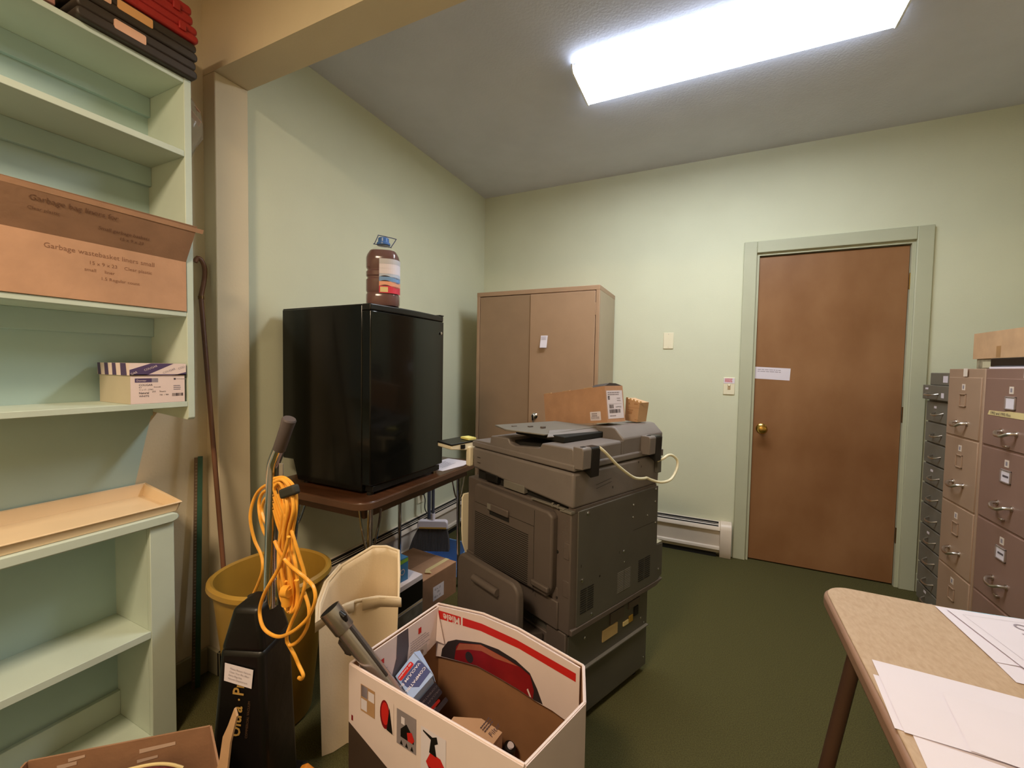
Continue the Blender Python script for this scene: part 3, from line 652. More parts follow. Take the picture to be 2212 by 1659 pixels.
# document feeder
G().box(-.001, -.001, .926, .546, .574, .950).build('feeder_base', cop_m, CP, bevel=.006, seg=3)
o = G().prism([(.006, .945), (.006, .998), (.016, 1.003), (.155, 1.000), (.165, .982), (.30, .968), (.33, .975), (.34, .992), (.45, .987), (.455, .957), (.566, .955), (.566, .945)], 'x', .003, .275).build('feeder_cover', cop_m, CP, bevel=.005); fixnormals(o)
G().box(.03, .17, .958, .27, .33, .984).build('feeder_recess', dark_m, CP)
o = G().prism([(.006, .945), (.006, 1.008), (.045, 1.044), (.06, 1.047), (.17, 1.040), (.30, 1.0), (.36, .96), (.566, .955), (.566, .945)], 'x', .285, .568).build('feeder_hump', cop_m, CP, bevel=.006); fixnormals(o)
o = G().prism([(.275, .945), (.275, 1.0), (.287, 1.0), (.287, .945)], 'y', .006, .30).build('feeder_step', cop_m, CP); fixnormals(o)
G().box(.06, .10, 1.002, .30, .36, 1.024).build('tray_support', dark_m, CP, bevel=.003)
# paper tray over the feeder
tz = 1.026
o = G().slab([(.295, .135, tz+.008), (.29, .36, tz+.006), (.0, .42, tz+.004), (-.045, .30, tz+.005), (.03, .17, tz-.004)][::-1], .006).build('paper_tray', copt_m, CP, bevel=.002); fixnormals(o)
o = G().slab([(.295, .135, tz+.010), (.07, .185, tz+.012), (.03, .155, tz-.006), (.265, .10, tz-.014)], .006).build('tray_wing', cop_m, CP, bevel=.002); fixnormals(o)
for x, y in ((.02, .33), (.07, .29), (.10, .25)): G().box(x, y, tz+.004, x+.02, y+.012, tz+.014).build('paper_stop', copd_m, CP, bevel=.001)
# hinges at the back
for x in (.004, .405):
    g = G().prism([(-.032, .938), (-.034, 1.003), (-.028, 1.010), (.01, 1.010), (.01, .935)], 'x', x, x+.044).build('hinge', cop_m, CP, bevel=.003)
    fixnormals(g)
    G().prism([(-.030, .905), (-.034, 1.003), (-.028, 1.008), (.004, 1.008), (.0, .925)], 'x', x+.0445, x+.092).build('hinge_block', black_m, CP, bevel=.003)
    G().box(x+.012, -.02, 1.0095, x+.03, -.01, 1.0115).build('hinge_slot', dark_m, CP)
G().box(.50, -.014, .850, .53, .0, .915).build('side_bracket', copm_m, CP, bevel=.002)
G().box(.495, -.026, .922, .52, .0, .948).build('connector', copd_m, CP, bevel=.002)
pts = [(.093, -.030, 1.003), (.12, -.036, .983), (.189, -.04, .929), (.277, -.04, .877), (.33, -.035, .860), (.378, -.028, .851), (.398, -.028, .850), (.421, -.032, .840), (.474, -.045, .824), (.53, -.055, .828), (.575, -.055, .86), (.592, -.05, .893), (.572, -.042, .916), (.545, -.035, .922), (.515, -.03, .912), (.50, -.012, .900)]
G().tube(smooth_path(pts, 5), .0055, 10).build('white_cable', cable_m, CP)
# control panel beyond the far end
o = G().prism([(-.096, .917), (-.096, .934), (.03, .942), (.03, .905), (.0, .905)], 'y', .59, .70).build('control_panel', cream_m, CP, bevel=.004); fixnormals(o)
G().prism([(-.098, .934), (-.096, .940), (.03, .948), (.03, .942)], 'y', .588, .702).build('screen_edge', black_m, CP, bevel=.001)
G().box(-.05, .5865, .916, -.028, .589, .934).build('panel_catch', black_m, CP)
G().box(-.002, .60, .948, .04, .66, .956).build('yellow_tab', yelpap_m, CP)
G().box(-.014, .573, .838, .01, .602, .922).build('front_trim', cream_m, CP, bevel=.006)

# boxes on the copier
def cp(x, y, z):
    c, s_ = math.cos(1.16), math.sin(1.16); return (1.411+x*c-y*s_, -1.883+x*s_+y*c, z)
t = thing('toner_box', 'long brown cardboard box with white shipping label on its end, on top of copier', 'box', (1.446, -1.565, 1.0585), -.562)
# local: near bottom corner at the origin, body extends -x (tilted down to the left) and +y
ln, dd, bh, tl = .405, .10, .145, .146
TM = Matrix.Rotation(-tl, 4, 'Y')
g = G().box(-ln, 0, .0, 0, dd, bh, 0)
M = frame((-.095, -.0006, .010), (1, 0, 0), (0, 0, 1))
g.poly(M, rrect(0, 0, .062, .036, .003, 2), 1); barcode(g, M, .006, .006, .052, .016, 2, 7, .0004); lines(g, M, .010, .030, .040, 2, .008, .005, 2, 8, .0004)
M = frame((.0006, .006, .014), (0, 1, 0), (0, 0, 1)); W0, H0 = .088, .112
g.rect(M, 0, 0, W0, H0, 1); lines(g, M, .006, .106, .074, 2, .008, .004, 2, 5, .0004); g.rect(M, .006, .076, .016, .090, 3, .0004); g.text('A', .010, M @ Matrix.Translation((.0085, .079, .0008)), 1)
lines(g, M, .055, .082, .024, 2, .009, .003, 2, 11, .0004); g.rect(M, .006, .058, .080, .0588, 2, .0004); barcode(g, M, .010, .041, .035, .056, 3, 3, .0004, 10); g.text('A4FM020', .008, M @ Matrix.Translation((.045, .043, .0004)), 3)
barcode(g, M, .010, .022, .070, .037, 3, 2, .0004, 26); lines(g, M, .010, .013, .040, 1, .006, .004, 2, 12, .0004)
g.v = [tuple(TM @ Vector(v)) for v in g.v]
g.build('carton', [card_m, white_m, dim_ink_m, ink_m], t, bevel=0)
for a_ in (.02, .35, .70):
    g = G().box(-ln+ln*a_, -.0012, bh-.002, -ln+ln*a_+ln*.12, .006, bh+.0022); g.v = [tuple(TM @ Vector(v)) for v in g.v]; g.build('lid_tab', cardl_m, t)
g = G().prism([(.004, bh+.0005), (.03, bh+.012), (.065, bh+.010), (dd-.002, bh+.0005)], 'x', -.085, -.002); g.v = [tuple(TM @ Vector(v)) for v in g.v]
o = g.build('black_flap', mat('dark_flap', (70, 62, 60), .6), t); fixnormals(o)
t = thing('toner_box', 'smaller brown carton with torn top edge behind the labelled box on copier', 'box', (1.478, -1.380, 1.050), -.55)
l2 = .068
g = G().hexa([(0, 0, 0), (l2, 0, 0), (l2, .055, 0), (-.0, .055, 0)], [(.004, 0, .096), (l2+.010, 0, .082), (l2+.012, .055, .082), (.004, .055, .096)], 0)
Mx = frame((.004, -.0006, .0), (1, 0, 0), (.03, 0, 1))
g.rect(Mx, .012, .058, .074, .0588, 1); g.text('TONER', .009, Mx @ Matrix.Translation((.012, .044, 0)), 1); lines(g, Mx, .012, .040, .03, 2, .006, .003, 1, 8); g.text('K', .012, Mx @ Matrix.Translation((.016, .070, 0)), 2); lines(g, Mx, .046, .076, .024, 1, .006, .003, 1, 3); lines(g, Mx, .05, .010, .024, 1, .006, .002, 1, 3)
g.build('carton', [cardl_m, mat('faded_print', (160, 112, 70), .8), mat('faded_green', (110, 110, 60), .8)], t)
g = G()
for k in range(5): g.box(.006+k*.018, -.0008, .084-k*.0028+.008, .006+k*.018+.009, .002, .1-k*.0030)
g.build('torn_edge', mat('torn_card', (214, 178, 130), .85), t)

# ------------------------------------------------------------------ Miele box
RZ = .45
NLc, BLc, BRc, RBc, NRc = [Vector((x, y, 0)) for x, y in ((.943, -2.388), (.985, -2.035), (1.518, -2.107), (1.556, -2.232), (1.491, -2.447))]
t = thing('vacuum_carton', 'large open white printed vacuum cleaner carton with red stripe in the foreground', 'box', (1.25, -2.25, 0))
def pan(a, b, z0, z1, th=.005): # vertical wall panel from a to b, thickness outward right-hand
    d = (b-a).normalized(); n = Vector((d.y, -d.x, 0))*th
    return [a, b, b+n, a+n], z0, z1
def panel(g, a, b, z0, z1, th, m=0, za=None, zb=None):
    d = (b-a).normalized(); n = Vector((d.y, -d.x, 0))*th
    Z = Vector((0, 0, 1)); zA = z1 if za is None else za; zB = z1 if zb is None else zb
    g.hexa([a+Z*z0, b+Z*z0, b+n+Z*z0, a+n+Z*z0], [a+Z*zA, b+Z*zB, b+n+Z*zB, a+n+Z*zA], m)
# inner brown walls
cen = Vector((1.25, -2.25, 0))
ring = [NLc, NRc, RBc, BRc, BLc]
g = G()
for i in range(5):
    a, b = ring[i], ring[(i+1) % 5]
    panel(g, a+(cen-a).normalized()*.004, b+(cen-b).normalized()*.004, .004, RZ-.003, .0035)
g.add([tuple(v+Vector((0, 0, .006))) for v in ring], [(0, 1, 2, 3, 4)])
o = g.build('inner_walls', cardin_m, t, wc=True)
def photo_panel(name, a, b, paint):
    g = G(); panel(g, a, b, 0, RZ, .005)
    d = (b-a).normalized(); n = Vector((d.y, -d.x, 0)); M = frame(a+n*.0056, d, (0, 0, 1)); paint(g, M, (b-a).length)
    o = g.build(name, [miele_m, red_m, dred_m, dkband_m, greyband_m, ink_m, mat('photo_grey', (150, 140, 145), .5), mat('photo_tan', (190, 150, 110), .5), black_m, white_m, dim_ink_m], t, wc=True)
    return o
def near_paint(g, M, L):
    # dark wedge below, four photo blocks
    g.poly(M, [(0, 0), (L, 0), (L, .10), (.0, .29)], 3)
    def ph(x, w_, z0, z1, m): g.rect(M, x, z0, x+w_, z1, m, .0004)
    ph(.050, .055, .345, .418, 7); ph(.052, .025, .385, .416, 10, ) ; g.rect(M, .080, .385, .103, .410, 9, .0007); g.rect(M, .052, .35, .075, .38, 9, .0007)
    ph(.115, .060, .335, .418, 0); g.poly(M, [(.125+.018*math.cos(a)+.018, .375+.038*math.sin(a)) for a in [k*math.pi/10 for k in range(20)]], 2, .0006)
    g.poly(M, [(.128+.014*math.cos(a)+.016, .378+.030*math.sin(a)) for a in [k*math.pi/10 for k in range(20)]], 1, .0008); g.poly(M, [(.150, .338), (.172, .335), (.160, .40)], 8, .0009)
    ph(.186, .066, .322, .412, 6); g.poly(M, [(.20, .365), (.22, .385), (.245, .36), (.245, .345), (.20, .345)], 8, .0008); g.poly(M, [(.222, .365), (.238, .372), (.247, .355), (.24, .345), (.225, .345)], 1, .001)
    g.rect(M, .202, .380, .214, .398, 9, .001)
    for k in range(3): g.poly(M, [(.198+k*.018, .326), (.208+k*.018, .326), (.203+k*.018, .338)], 8, .0009)
    ph(.268, .078, .30, .405, 9); g.poly(M, [(.285, .325), (.300, .355), (.330, .352), (.344, .335), (.344, .305), (.300, .305)], 1, .0008); g.poly(M, [(.295, .352), (.30, .385), (.275, .395), (.275, .399), (.305, .393), (.318, .40), (.322, .385), (.312, .378), (.318, .350)], 8, .0009)
    g.poly(M, [(.29, .318), (.306, .303), (.34, .303), (.33, .315)], 2, .001); g.rect(M, .325, .306, .34, .32, 9, .0012)
    g.rect(M, .012, .30, .018, .315, 2, .0004)
    g.poly(M, rrect(.44, .335, .50, .385, .008, 3), 9, .0004); g.rect(M, .45, .34, .495, .375, 6, .0008)
photo_panel('front_panel', NLc, NRc, near_paint)
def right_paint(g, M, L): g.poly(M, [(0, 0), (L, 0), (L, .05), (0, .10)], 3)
photo_panel('side_panel', NRc, RBc, right_paint)
photo_panel('side_panel', RBc, BRc, lambda g, M, L: None)
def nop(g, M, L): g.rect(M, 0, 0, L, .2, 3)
photo_panel('back_panel', BRc, BLc, nop)
photo_panel('side_panel', BLc, NLc, nop)
# inward-folded flaps, print visible inside
def flap(name, pts, th, paintf, mats):
    g = G().slab(pts, th); paintf(g); o = g.build(name, mats, t, wc=True); return o
# back flap: hangs inside from back rim BL->BR ; lower edge curved
inn = (cen-(BLc+BRc)/2).normalized()
d = (BRc-BLc).normalized(); n_in = Vector((d.y, -d.x, 0))
Lb = (BRc-BLc).length
Mb = frame(BLc+n_in*.014+Vector((0, 0, RZ)), d, (0, 0, 1))   # u along rim, v up, normal -> into box
def P2(x, z, off=0): return Mb @ Vector((x, z, off))
low = [(0.0, -.178), (.027, -.17), (.109, -.153), (.182, -.139), (.274, -.143), (.338, -.148), (.395, -.156), (.453, -.159), (Lb-.004, -.175)]
flp = [(0, 0)]+low+[(Lb-.004, 0), (.326, .029), (.193, .030)]
g = G(); nf = len(flp); g.add([P2(x, z, 0) for x, z in flp]+[P2(x, z, -.004) for x, z in flp], [tuple(range(nf)), tuple(range(nf, 2*nf))[::-1]]+[(i, (i+1) % nf, nf+(i+1) % nf, nf+i) for i in range(nf)])
g.poly(Mb, [(.011, -.012), (.011, -.041), (.112, -.029), (.112, -.002)], 1, .0006)
rot = Mb @ Matrix.Translation((.108, -.0075, .0012)) @ Matrix.Rotation(math.pi+.11, 4, 'Z')
g.text('Miele', .034, rot, 0, bold=.02, sx=1.0)
g.poly(Mb, [(.120, -.028), (.194, -.019), (.338, -.021), (.523, -.044), (.523, -.020), (.33, .003), (.199, .006), (.120, -.001)], 1, .0006)
g.poly(Mb, [(0.027, -0.168), (0.032, -0.14), (0.057, -0.105), (0.093, -0.085), (0.195, -0.057), (0.263, -0.052), (0.328, -0.061), (0.377, -0.08), (0.402, -0.116), (0.422, -0.155), (.395, -.155), (.338, -.147), (.274, -.142), (.182, -.138), (.109, -.152)][::-1], 3, .0006)
g.poly(Mb, [(0.087, -0.154), (0.094, -0.108), (0.108, -0.09), (0.195, -0.063), (0.294, -0.069), (0.345, -0.076), (0.378, -0.087), (0.392, -0.126), (0.389, -0.153), (.338, -.146), (.274, -.141), (.182, -.137), (.109, -.151)][::-1], 2, .0010)
g.poly(Mb, [(0.094, -0.120), (0.108, -0.092), (0.195, -0.063), (0.294, -0.070), (0.336, -0.076), (0.25, -0.085), (0.2, -0.082), (0.148, -0.097)][::-1], 4, .0014)
g.poly(Mb, [(.150+.016*math.cos(a), -.122+.018*math.sin(a)) for a in [k*math.pi/8 for k in range(16)]], 3, .0016)
g.poly(Mb, [(.372, -.128), (.384, -.150), (.378, -.150), (.368, -.133)], 0, .0016)
g.build('back_flap', [miele_m, red_m, dred_m, mat('print_black', (48, 40, 42), .5), rust_m], t, wc=True)
# left flap inside
d2 = (BLc-NLc).normalized(); n2 = Vector((d2.y, -d2.x, 0))
Ml = frame(NLc+n2*.014+Vector((0, 0, RZ)), d2, (0, 0, 1)); L2 = (BLc-NLc).length
flp = [(.02, .0), (.02, -.15), (.18, -.14), (.30, -.125), (L2-.01, -.115), (L2-.008, .0)]
g = G(); g.add([Ml @ Vector((x, z, 0)) for x, z in flp]+[Ml @ Vector((x, z, -.004)) for x, z in flp], [tuple(range(len(flp))), tuple(range(len(flp), 2*len(flp)))[::-1]]+[(i, (i+1) % len(flp), len(flp)+(i+1) % len(flp), len(flp)+i) for i in range(len(flp))])
g.poly(Ml, [(.155, 0), (.20, 0), (.203, -.06), (.19, -.14), (.125, -.143), (.152, -.07)][::-1], 1, .0006)
g.rect(Ml, .09, -.055, .105, -.040, 2, .0006); g.rect(Ml, .245, -.045, .258, -.026, 2, .0006); g.rect(Ml, .075, -.062, .080, -.042, 5, .0006)
lines(g, Ml, .06, -.075, .075, 5, .008, .002, 3, 3, .0006); lines(g, Ml, .21, -.055, .09, 5, .008, .002, 3, 4, .0006)
g.rect(Ml, .205, -.13, .285, -.095, 4, .0006); g.poly(Ml, [(.225+.010*math.cos(k), -.112+.010*math.sin(k)) for k in [j*.63 for j in range(10)]], 5, .001); g.poly(Ml, [(.255+.014*math.cos(k), -.112+.010*math.sin(k)) for k in [j*.63 for j in range(10)]], 6, .001)
g.build('side_flap', [miele_m, greyband_m, red_m, dim_ink_m, mat('photo_pale', (196, 180, 172), .5), ink_m, mat('photo_mid', (140, 120, 110), .5)], t, wc=True)
# small triangular flap in the corner
g = G().slab([tuple(BLc+Vector((.012, -.022, RZ-.01))), tuple(BLc+Vector((.012, -.03, RZ-.11))), tuple(BLc+Vector((.045, -.03, RZ-.112)))], .003)
g.build('corner_fold', miele_m, t, wc=True)
# white rim edges
def rim(a, b): G().tube([a+Vector((0, 0, RZ)), b+Vector((0, 0, RZ))], .0035, 8).build('rim_edge', miele_m, t, wc=True)
for i in (0, 1, 2, 4): rim(ring[i], ring[(i+1) % 5])
kp = [BRc, BLc+(BRc-BLc)*(.326/Lb), BLc+(BRc-BLc)*(.193/Lb), BLc]
hz4 = [0, .029, .030, 0]
for i in range(3): G().tube([kp[i]+Vector((0, 0, RZ+hz4[i])), kp[i+1]+Vector((0, 0, RZ+hz4[i+1]))], .0035, 8).build('rim_edge', miele_m, t, wc=True)
g = G()
for i in range(3): panel(g, kp[i], kp[i+1], RZ-.01, RZ, .005, 0, RZ+hz4[i], RZ+hz4[i+1])
g.build('raised_edge', miele_m, t, wc=True)

# vacuum wand leaning in the box
t = thing('vacuum_wand', 'silver telescopic vacuum tube leaning out of the open printed carton', 'vacuum tube', (1.02, -2.32, .007))
a = at(712, 1316, 1, -2.412); b = at(836, 1478, 1, -2.340); dv = (b-a).normalized(); low_ = b+dv*((.225-b.z)/dv.z)
def al(k): return a+dv*k
L0 = .14
G().tube([al(0), al(.004), al(L0*.48), al(L0*.5)], [.0285, .0285, .0275, .026], 24).build('tube_socket', silver_m, t, wc=True)
G().tube([al(.001), al(-.0005)], .0255, 24).build('tube_opening', dark_m, t, wc=True)
G().tube([al(L0*.5), al(L0*.55), low_], [.0235, .0235, .021], 24).build('tube', silver_m, t, wc=True)
sdv = dv.cross(Vector((0, 1, 0))).normalized()
if sdv.z < 0: sdv = -sdv
G().tube([al(.02)+sdv*.024, al(.035)+sdv*.029, al(.05)+sdv*.024], [.006, .008, .006], 10).build('release_button', black_m, t, wc=True)
G().tube([al(.085)-sdv*.018, al(.095)-sdv*.030, al(.130)-sdv*.032, al(.142)-sdv*.018], [.010, .016, .016, .010], 12).build('sliding_collar', mat('collar_grey', (74, 66, 62), .45), t, wc=True)
G().tube([al(.115)-sdv*.042, al(.130)-sdv*.049, al(.142)-sdv*.040], [.006, .008, .006], 10).build('release_button', black_m, t, wc=True)
G().tube([al(.06)+sdv*.020, al(.24)+sdv*.019], .006, 8).build('guide_rib', mat('rib_dark', (58, 52, 50), .4), t, wc=True)
# vacuum bag box
t = thing('vacuum_bag_box', 'pale blue box of vacuum bags with navy lettering, upside down inside the carton', 'box', (1.12, -2.28, .0075))
zc = .405
A = at(838, 1500, 2, zc); B = at(885, 1412, 2, zc+.02); C_ = at(936, 1455, 2, zc+.02)
o_ = Vector((1.035, -2.345, 0)); u_ = Vector((.075, .13, 0)); v_ = Vector((.085, -.045, 0))
p = [at(854, 1461, 2, .330), at(894, 1410, 2, .37), at(936, 1458, 2, .37), at(889, 1512, 2, .33)]
q = [at(838, 1470, 2, .40), at(892, 1410, 2, .42), at(935, 1458, 2, .42), at(880, 1512, 2, .40)]
base = [Vector((v.x*.5+1.07*.5, v.y*.5-2.13*.5+.02, .02)) for v in (p[0], p[3], p[2], p[1])]
g = G().hexa(base, [p[0], p[3], p[2], p[1]], 0)
MT = frame(p[1]+Vector((0, 0, .0012)), p[0]-p[1], (p[3]-p[0])); MT = frame(p[2]+(0, 0, .0012) if 0 else p[2]+Vector((0, 0, .0012)), (p[3]-p[2]), (p[1]-p[2])*-1)
lx, ly = (p[3]-p[2]).length, (p[1]-p[2]).length
MT = frame(p[1]+Vector((0, 0, .001)), (p[0]-p[1]), (p[2]-p[1]))   # x along long side from back, y toward right
nrm = MT.to_3x3().col[2]
if nrm.z < 0:
    MT = frame(p[2]+Vector((0, 0, .001)), (p[3]-p[2]), (p[1]-p[2]))
g.poly(MT, rrect(lx*.10, ly*.28, lx*1.0, ly*.86, .006, 3), 1, .0); g.poly(MT, rrect(lx*.30, ly*.10, lx*.98, ly*.27, .005, 3), 2, .0006)
def upt(txt, size, x, y, mm, off=.0012): g.text(txt, size, MT @ Matrix.Translation((x, y, off)), mm, bold=.02)
upt('COMPATIBLE', .0145, lx*.16, ly*.60, 3); upt('VACUUM BAG', .0145, lx*.16, ly*.36, 3); upt('3D Complete', .009, lx*.34, ly*.15, 3, .0016)
# right end face print
e_u = (p[3]-p[2]); MS = frame(p[3]+Vector((0, 0, -.0)), (p[2]-p[3]), (0, 0, -1)); MS = frame(p[3], (p[2]-p[3]), (0, 0, 1))
MS.translation += MS.to_3x3().col[2]*.0012
lw = (p[2]-p[3]).length
g.poly(MS, rrect(lw*.05, -.075, lw*.92, -.022, .006, 3), 4); g.poly(MS, rrect(lw*.2, -.090, lw*.7, -.078, .004, 3), 2); g.poly(MS, rrect(lw*.35, -.115, lw*.92, -.095, .004, 3), 4)
ud = Matrix.Rotation(math.pi, 4, 'Z')
g.text('COMPATIBLE', .011, MS @ Matrix.Translation((lw*.90, -.034, .0006)) @ ud, 5); g.text('VACUUM BAG', .011, MS @ Matrix.Translation((lw*.90, -.052, .0006)) @ ud, 5)
g.build('carton', [blue_m, navy_m, red_m, white_m, navyd_m, dim_ink_m], t, wc=True)
o = G().slab([tuple(p[1]+Vector((0, 0, .002))), tuple(p[2]+Vector((0, 0, .002))), tuple(p[2]+Vector((.012, -.006, -.012))), tuple(p[1]+Vector((.016, .010, .006)))], .0015).build('lid_flap', blue_m, t, wc=True)
# crumpled paper bag and black part in carton
t = thing('paper_bag', 'creased tan paper bag with dark printing lying at the bottom of the carton', 'bag', (1.30, -2.33, .007))
pz = .20
q = [at(940, 1600, 2, pz-.01), at(980, 1548, 2, pz+.01), (at(1040, 1552, 2, pz+.012)), at(1085, 1582, 2, pz), at(1062, 1612, 2, pz-.01)]
nb_ = [Vector((v.x, v.y, .01)) for v in q]
g = G().add([tuple(v) for v in nb_]+[tuple(v) for v in q], [(4, 3, 2, 1, 0), (5, 6, 7, 8, 9)]+[(i, (i+1) % 5, 5+(i+1) % 5, 5+i) for i in range(5)])
Mq = frame(q[3]+Vector((-.0, 0, .0015)), q[4]-q[3], q[2]-q[3]) ; 
if Mq.to_3x3().col[2].z < 0: Mq = frame(q[4]+Vector((0, 0, .0015)), q[3]-q[4], q[0]-q[4])
Mq.translation.z += .006
g.text('Filter', .02, Mq @ Matrix.Translation((.012, .012, .0)), 1); lines(g, Mq, .01, .055, .05, 3, .008, .003, 1, 3)
o = g.build('bag_paper', [mat('bag_tan', (206, 168, 138), .7, var=.04, bump=.3, bscale=30), mat('bag_print', (90, 74, 84), .7)], t, wc=True, bevel=.004); fixnormals(o)
t = thing('vacuum_nozzle', 'small black vacuum nozzle with white tip beside the tan paper bag', 'vacuum attachment', (1.37, -2.37, .0075))
a = at(1092, 1630, 2, .11); b = at(1102, 1612, 2, .14)
G().tube([Vector((a.x-.01, a.y, .03)), Vector((a.x, a.y, .10)), b], [.03, .026, .018], 16).build('nozzle_body', black_m, t, wc=True)
G().tube([b, b+(b-a).normalized()*.006], .010, 12).build('nozzle_tip', white_m, t, wc=True)

# ------------------------------------------------------------------ yellow bucket, cream bin, upright vacuum
t = thing('waste_bucket', 'mustard yellow round plastic waste bin standing on the floor behind the upright vacuum', 'bin', (.415, -2.245, 0))
G().lathe([(.0, .004), (.118, .004), (.122, .012), (.172, .515), (.167, .515), (.117, .016), (.0, .014)], n=48, sq=2.3, capb=False, capt=False).build('bin_shell', yel_m, t)
G().lathe([(.171, .500), (.182, .502), (.188, .512), (.186, .526), (.176, .533), (.168, .527), (.167, .515)], n=48, sq=2.3, capb=False, capt=False).build('rim', yel_m, t)
t = thing('waste_bin', 'cream plastic waste bin with notched slanted rim, standing beside the printed carton', 'bin', (.77, -2.2, 0))
rp = [(688, 1342, .455), (715, 1322, .458), (748, 1306, .462), (770, 1298, .465), (815, 1290, .47), (861, 1291, .475), (862, 1240, .535), (861, 1190, .60), (835, 1181, .60), (805, 1181, .60), (772, 1201, .58), (738, 1222, .55), (708, 1258, .51), (691, 1305, .475)]
TP = [at(x, y, 2, z) for x, y, z in rp]; c_ = sum(TP, Vector())/len(TP)
BT = []
for v in TP: q = Vector((c_.x+(v.x-c_.x)*.93, c_.y+(v.y-c_.y)*.93, 0.002)); BT.append(q)
for i_ in (1, 2, 3, 4, 5): BT[i_] = BT[i_]+Vector((.022, -.020 if i_ < 3 else -.038, 0))
n = len(TP)
lv = [0, .03, .5, .95, 1]
vs = []
for k in lv:
    for i in range(n):
        v = BT[i].lerp(TP[i], k)
        if k == .95 or k == 1: pass
        vs.append(tuple(v))
fs = [(j*n+i, j*n+(i+1) % n, (j+1)*n+(i+1) % n, (j+1)*n+i) for j in range(len(lv)-1) for i in range(n)]+[tuple(range(n))[::-1]]
o = G().add(vs, fs).build('bin_shell', bin_m, t, wc=True, solid=.004, soff=-1, ang=50)
sp = [v+Vector((0, 0, .0)) for v in TP]
o = G().tube(sp, .0055, 8, closed=True).build('rim', bin_m, t, wc=True)
fr = [TP[13], TP[0], TP[1], TP[2], TP[3]]
def outw(v, k=.008): d = (v-c_); d.z = 0; return v+d.normalized()*k
def lip(P_, nm='rim_flange'):
    g = G(); m_ = len(P_); vv = [tuple(outw(v, .004)+Vector((0, 0, .003))) for v in P_]+[tuple(outw(v, .010)+Vector((0, 0, .0))) for v in P_]+[tuple(outw(v, .011)+Vector((0, 0, -.030))) for v in P_]
    g.add(vv, [(j*m_+i, j*m_+i+1, (j+1)*m_+i+1, (j+1)*m_+i) for j in range(2) for i in range(m_-1)]); g.build(nm, bin_m, t, wc=True, solid=.004, ang=60)
lip([TP[11], TP[12], TP[13], TP[0], TP[1], TP[2], TP[3].lerp(TP[2], .1)]); lip([TP[3].lerp(TP[4], .25), TP[4], TP[5]])

V = thing('upright_vacuum', 'black upright vacuum with chrome handle, white sticker and coiled orange cord', 'vacuum cleaner', (.71, -2.5, 0))
N0 = Vector((.812, -2.548, 0)); dA = Vector((-.927, -.375, 0)); dB = Vector((-.375, .927, 0))
def vq(wa, wb, z, sh=0, shb=0): a0 = N0+dA*sh+dB*shb; return [Vector((p_.x, p_.y, z)) for p_ in (a0, a0+dB*wb, a0+dB*wb+dA*wa, a0+dA*wa)]
o = G().hexa(vq(.165, .15, .10, -.012, -.01), vq(.118, .125, .54)).build('bag_housing', vacblk_m, V, wc=True, bevel=.016, seg=4); fixnormals(o)
o = G().hexa(vq(.118, .125, .532), vq(.070, .09, .645, .018, .01)).build('top_cover', vacblk_m, V, wc=True, bevel=.014, seg=4); fixnormals(o)
o = G().hexa(vq(.215, .19, .09, -.02, -.018), vq(.212, .186, .30, -.018, -.018)).build('motor_cover', vacblk_m, V, wc=True, bevel=.02, seg=4) if 0 else None
Q = frame(N0+Vector((0, 0, 0)), -dA, (0, 0, 1))
o = G().hexa(vq(.26, .20, .0, -.03, -.02), vq(.25, .19, .10, -.028, -.018)).build('floor_head', vacblk_m, V, wc=True, bevel=.015, seg=3); fixnormals(o)
# face plate with lettering (on face A)
def facept(u, z): # u from near edge along dA
    k = (z-.10)/.44; off = .010*(1-k)
    return N0+dA*(u)+Vector((0, 0, z))+(-dB)*(off*1.0+.0012)
PA = [facept(.10, .15), facept(.02, .15), facept(.10, .5)]
nA = (PA[1]-PA[0]).cross(PA[2]-PA[0]).normalized()
if nA.dot(-dB) < 0: nA = -nA
def onA(px, py, off=.0014):
    d = CF+CR*((px-1106)/FPX)-CU*((py-829.5)/FPX); o_ = Vector((CX, CY, CZ)); return o_+d*((PA[0]-o_).dot(nA)/d.dot(nA))+nA*off
oM = onA(518, 1592); e1 = onA(528, 1482)-oM
MF = frame(oM, e1, nA.cross(e1))
tl = e1.length/.118
g = G(); g.text('Ultra', .036*tl, MF, 0, bold=.02, sx=.95); g.poly(MF, [(.086*tl+.0028*math.cos(k*.628), .009*tl+.0028*math.sin(k*.628)) for k in range(10)], 0); g.text('Pro', .036*tl, MF @ Matrix.Translation((.095*tl, 0, 0)), 0, bold=.02, sx=.95)
g.text('COMMERCIAL VACUUM', .008*tl, MF @ Matrix.Translation((.0, -.018*tl, 0)), 1)
g.build('lettering', [gold_m, mat('faint_letter', (96, 70, 50), .5, var=0)], V, wc=True)
pn = [onA(*p_, .0035) for p_ in ((488, 1430), (549, 1446), (545, 1486), (486, 1468))]
g = G().slab([tuple(v) for v in pn][::-1], .0008)
MS_ = frame(pn[3]+nA*.001, pn[2]-pn[3], nA.cross(pn[2]-pn[3])); sw = (pn[2]-pn[3]).length
for k, tx in enumerate(('Please Return Vacuum', 'Clean Your Bin After', 'Every Bag Use', 'Vacuum Department')): g.text(tx, sw*.083, MS_ @ Matrix.Translation((sw*.12, sw*(.47-k*.115), .0008)), 1)
o = g.build('sticker', [white_m, dim_ink_m], V, wc=True)
VY = -2.50
def vp(x, y, dy=0): return at(x, y, 1, VY+dy)
tb = [vp(583, 1310), vp(584, 1250), vp(586, 1150), vp(588, 1060), vp(589, 1025), vp(591, 1003), vp(597, 985), vp(603, 970)]
G().tube(smooth_path(tb, 4), .0155, 20).build('handle_tube', chrome_m, V, wc=True)
G().tube([vp(602, 974), vp(603, 971), vp(619, 924), vp(624.5, 907), vp(625.5, 904)], [.0135, .0155, .0160, .0175, .0150], 20).build('grip', grip_m, V, wc=True)
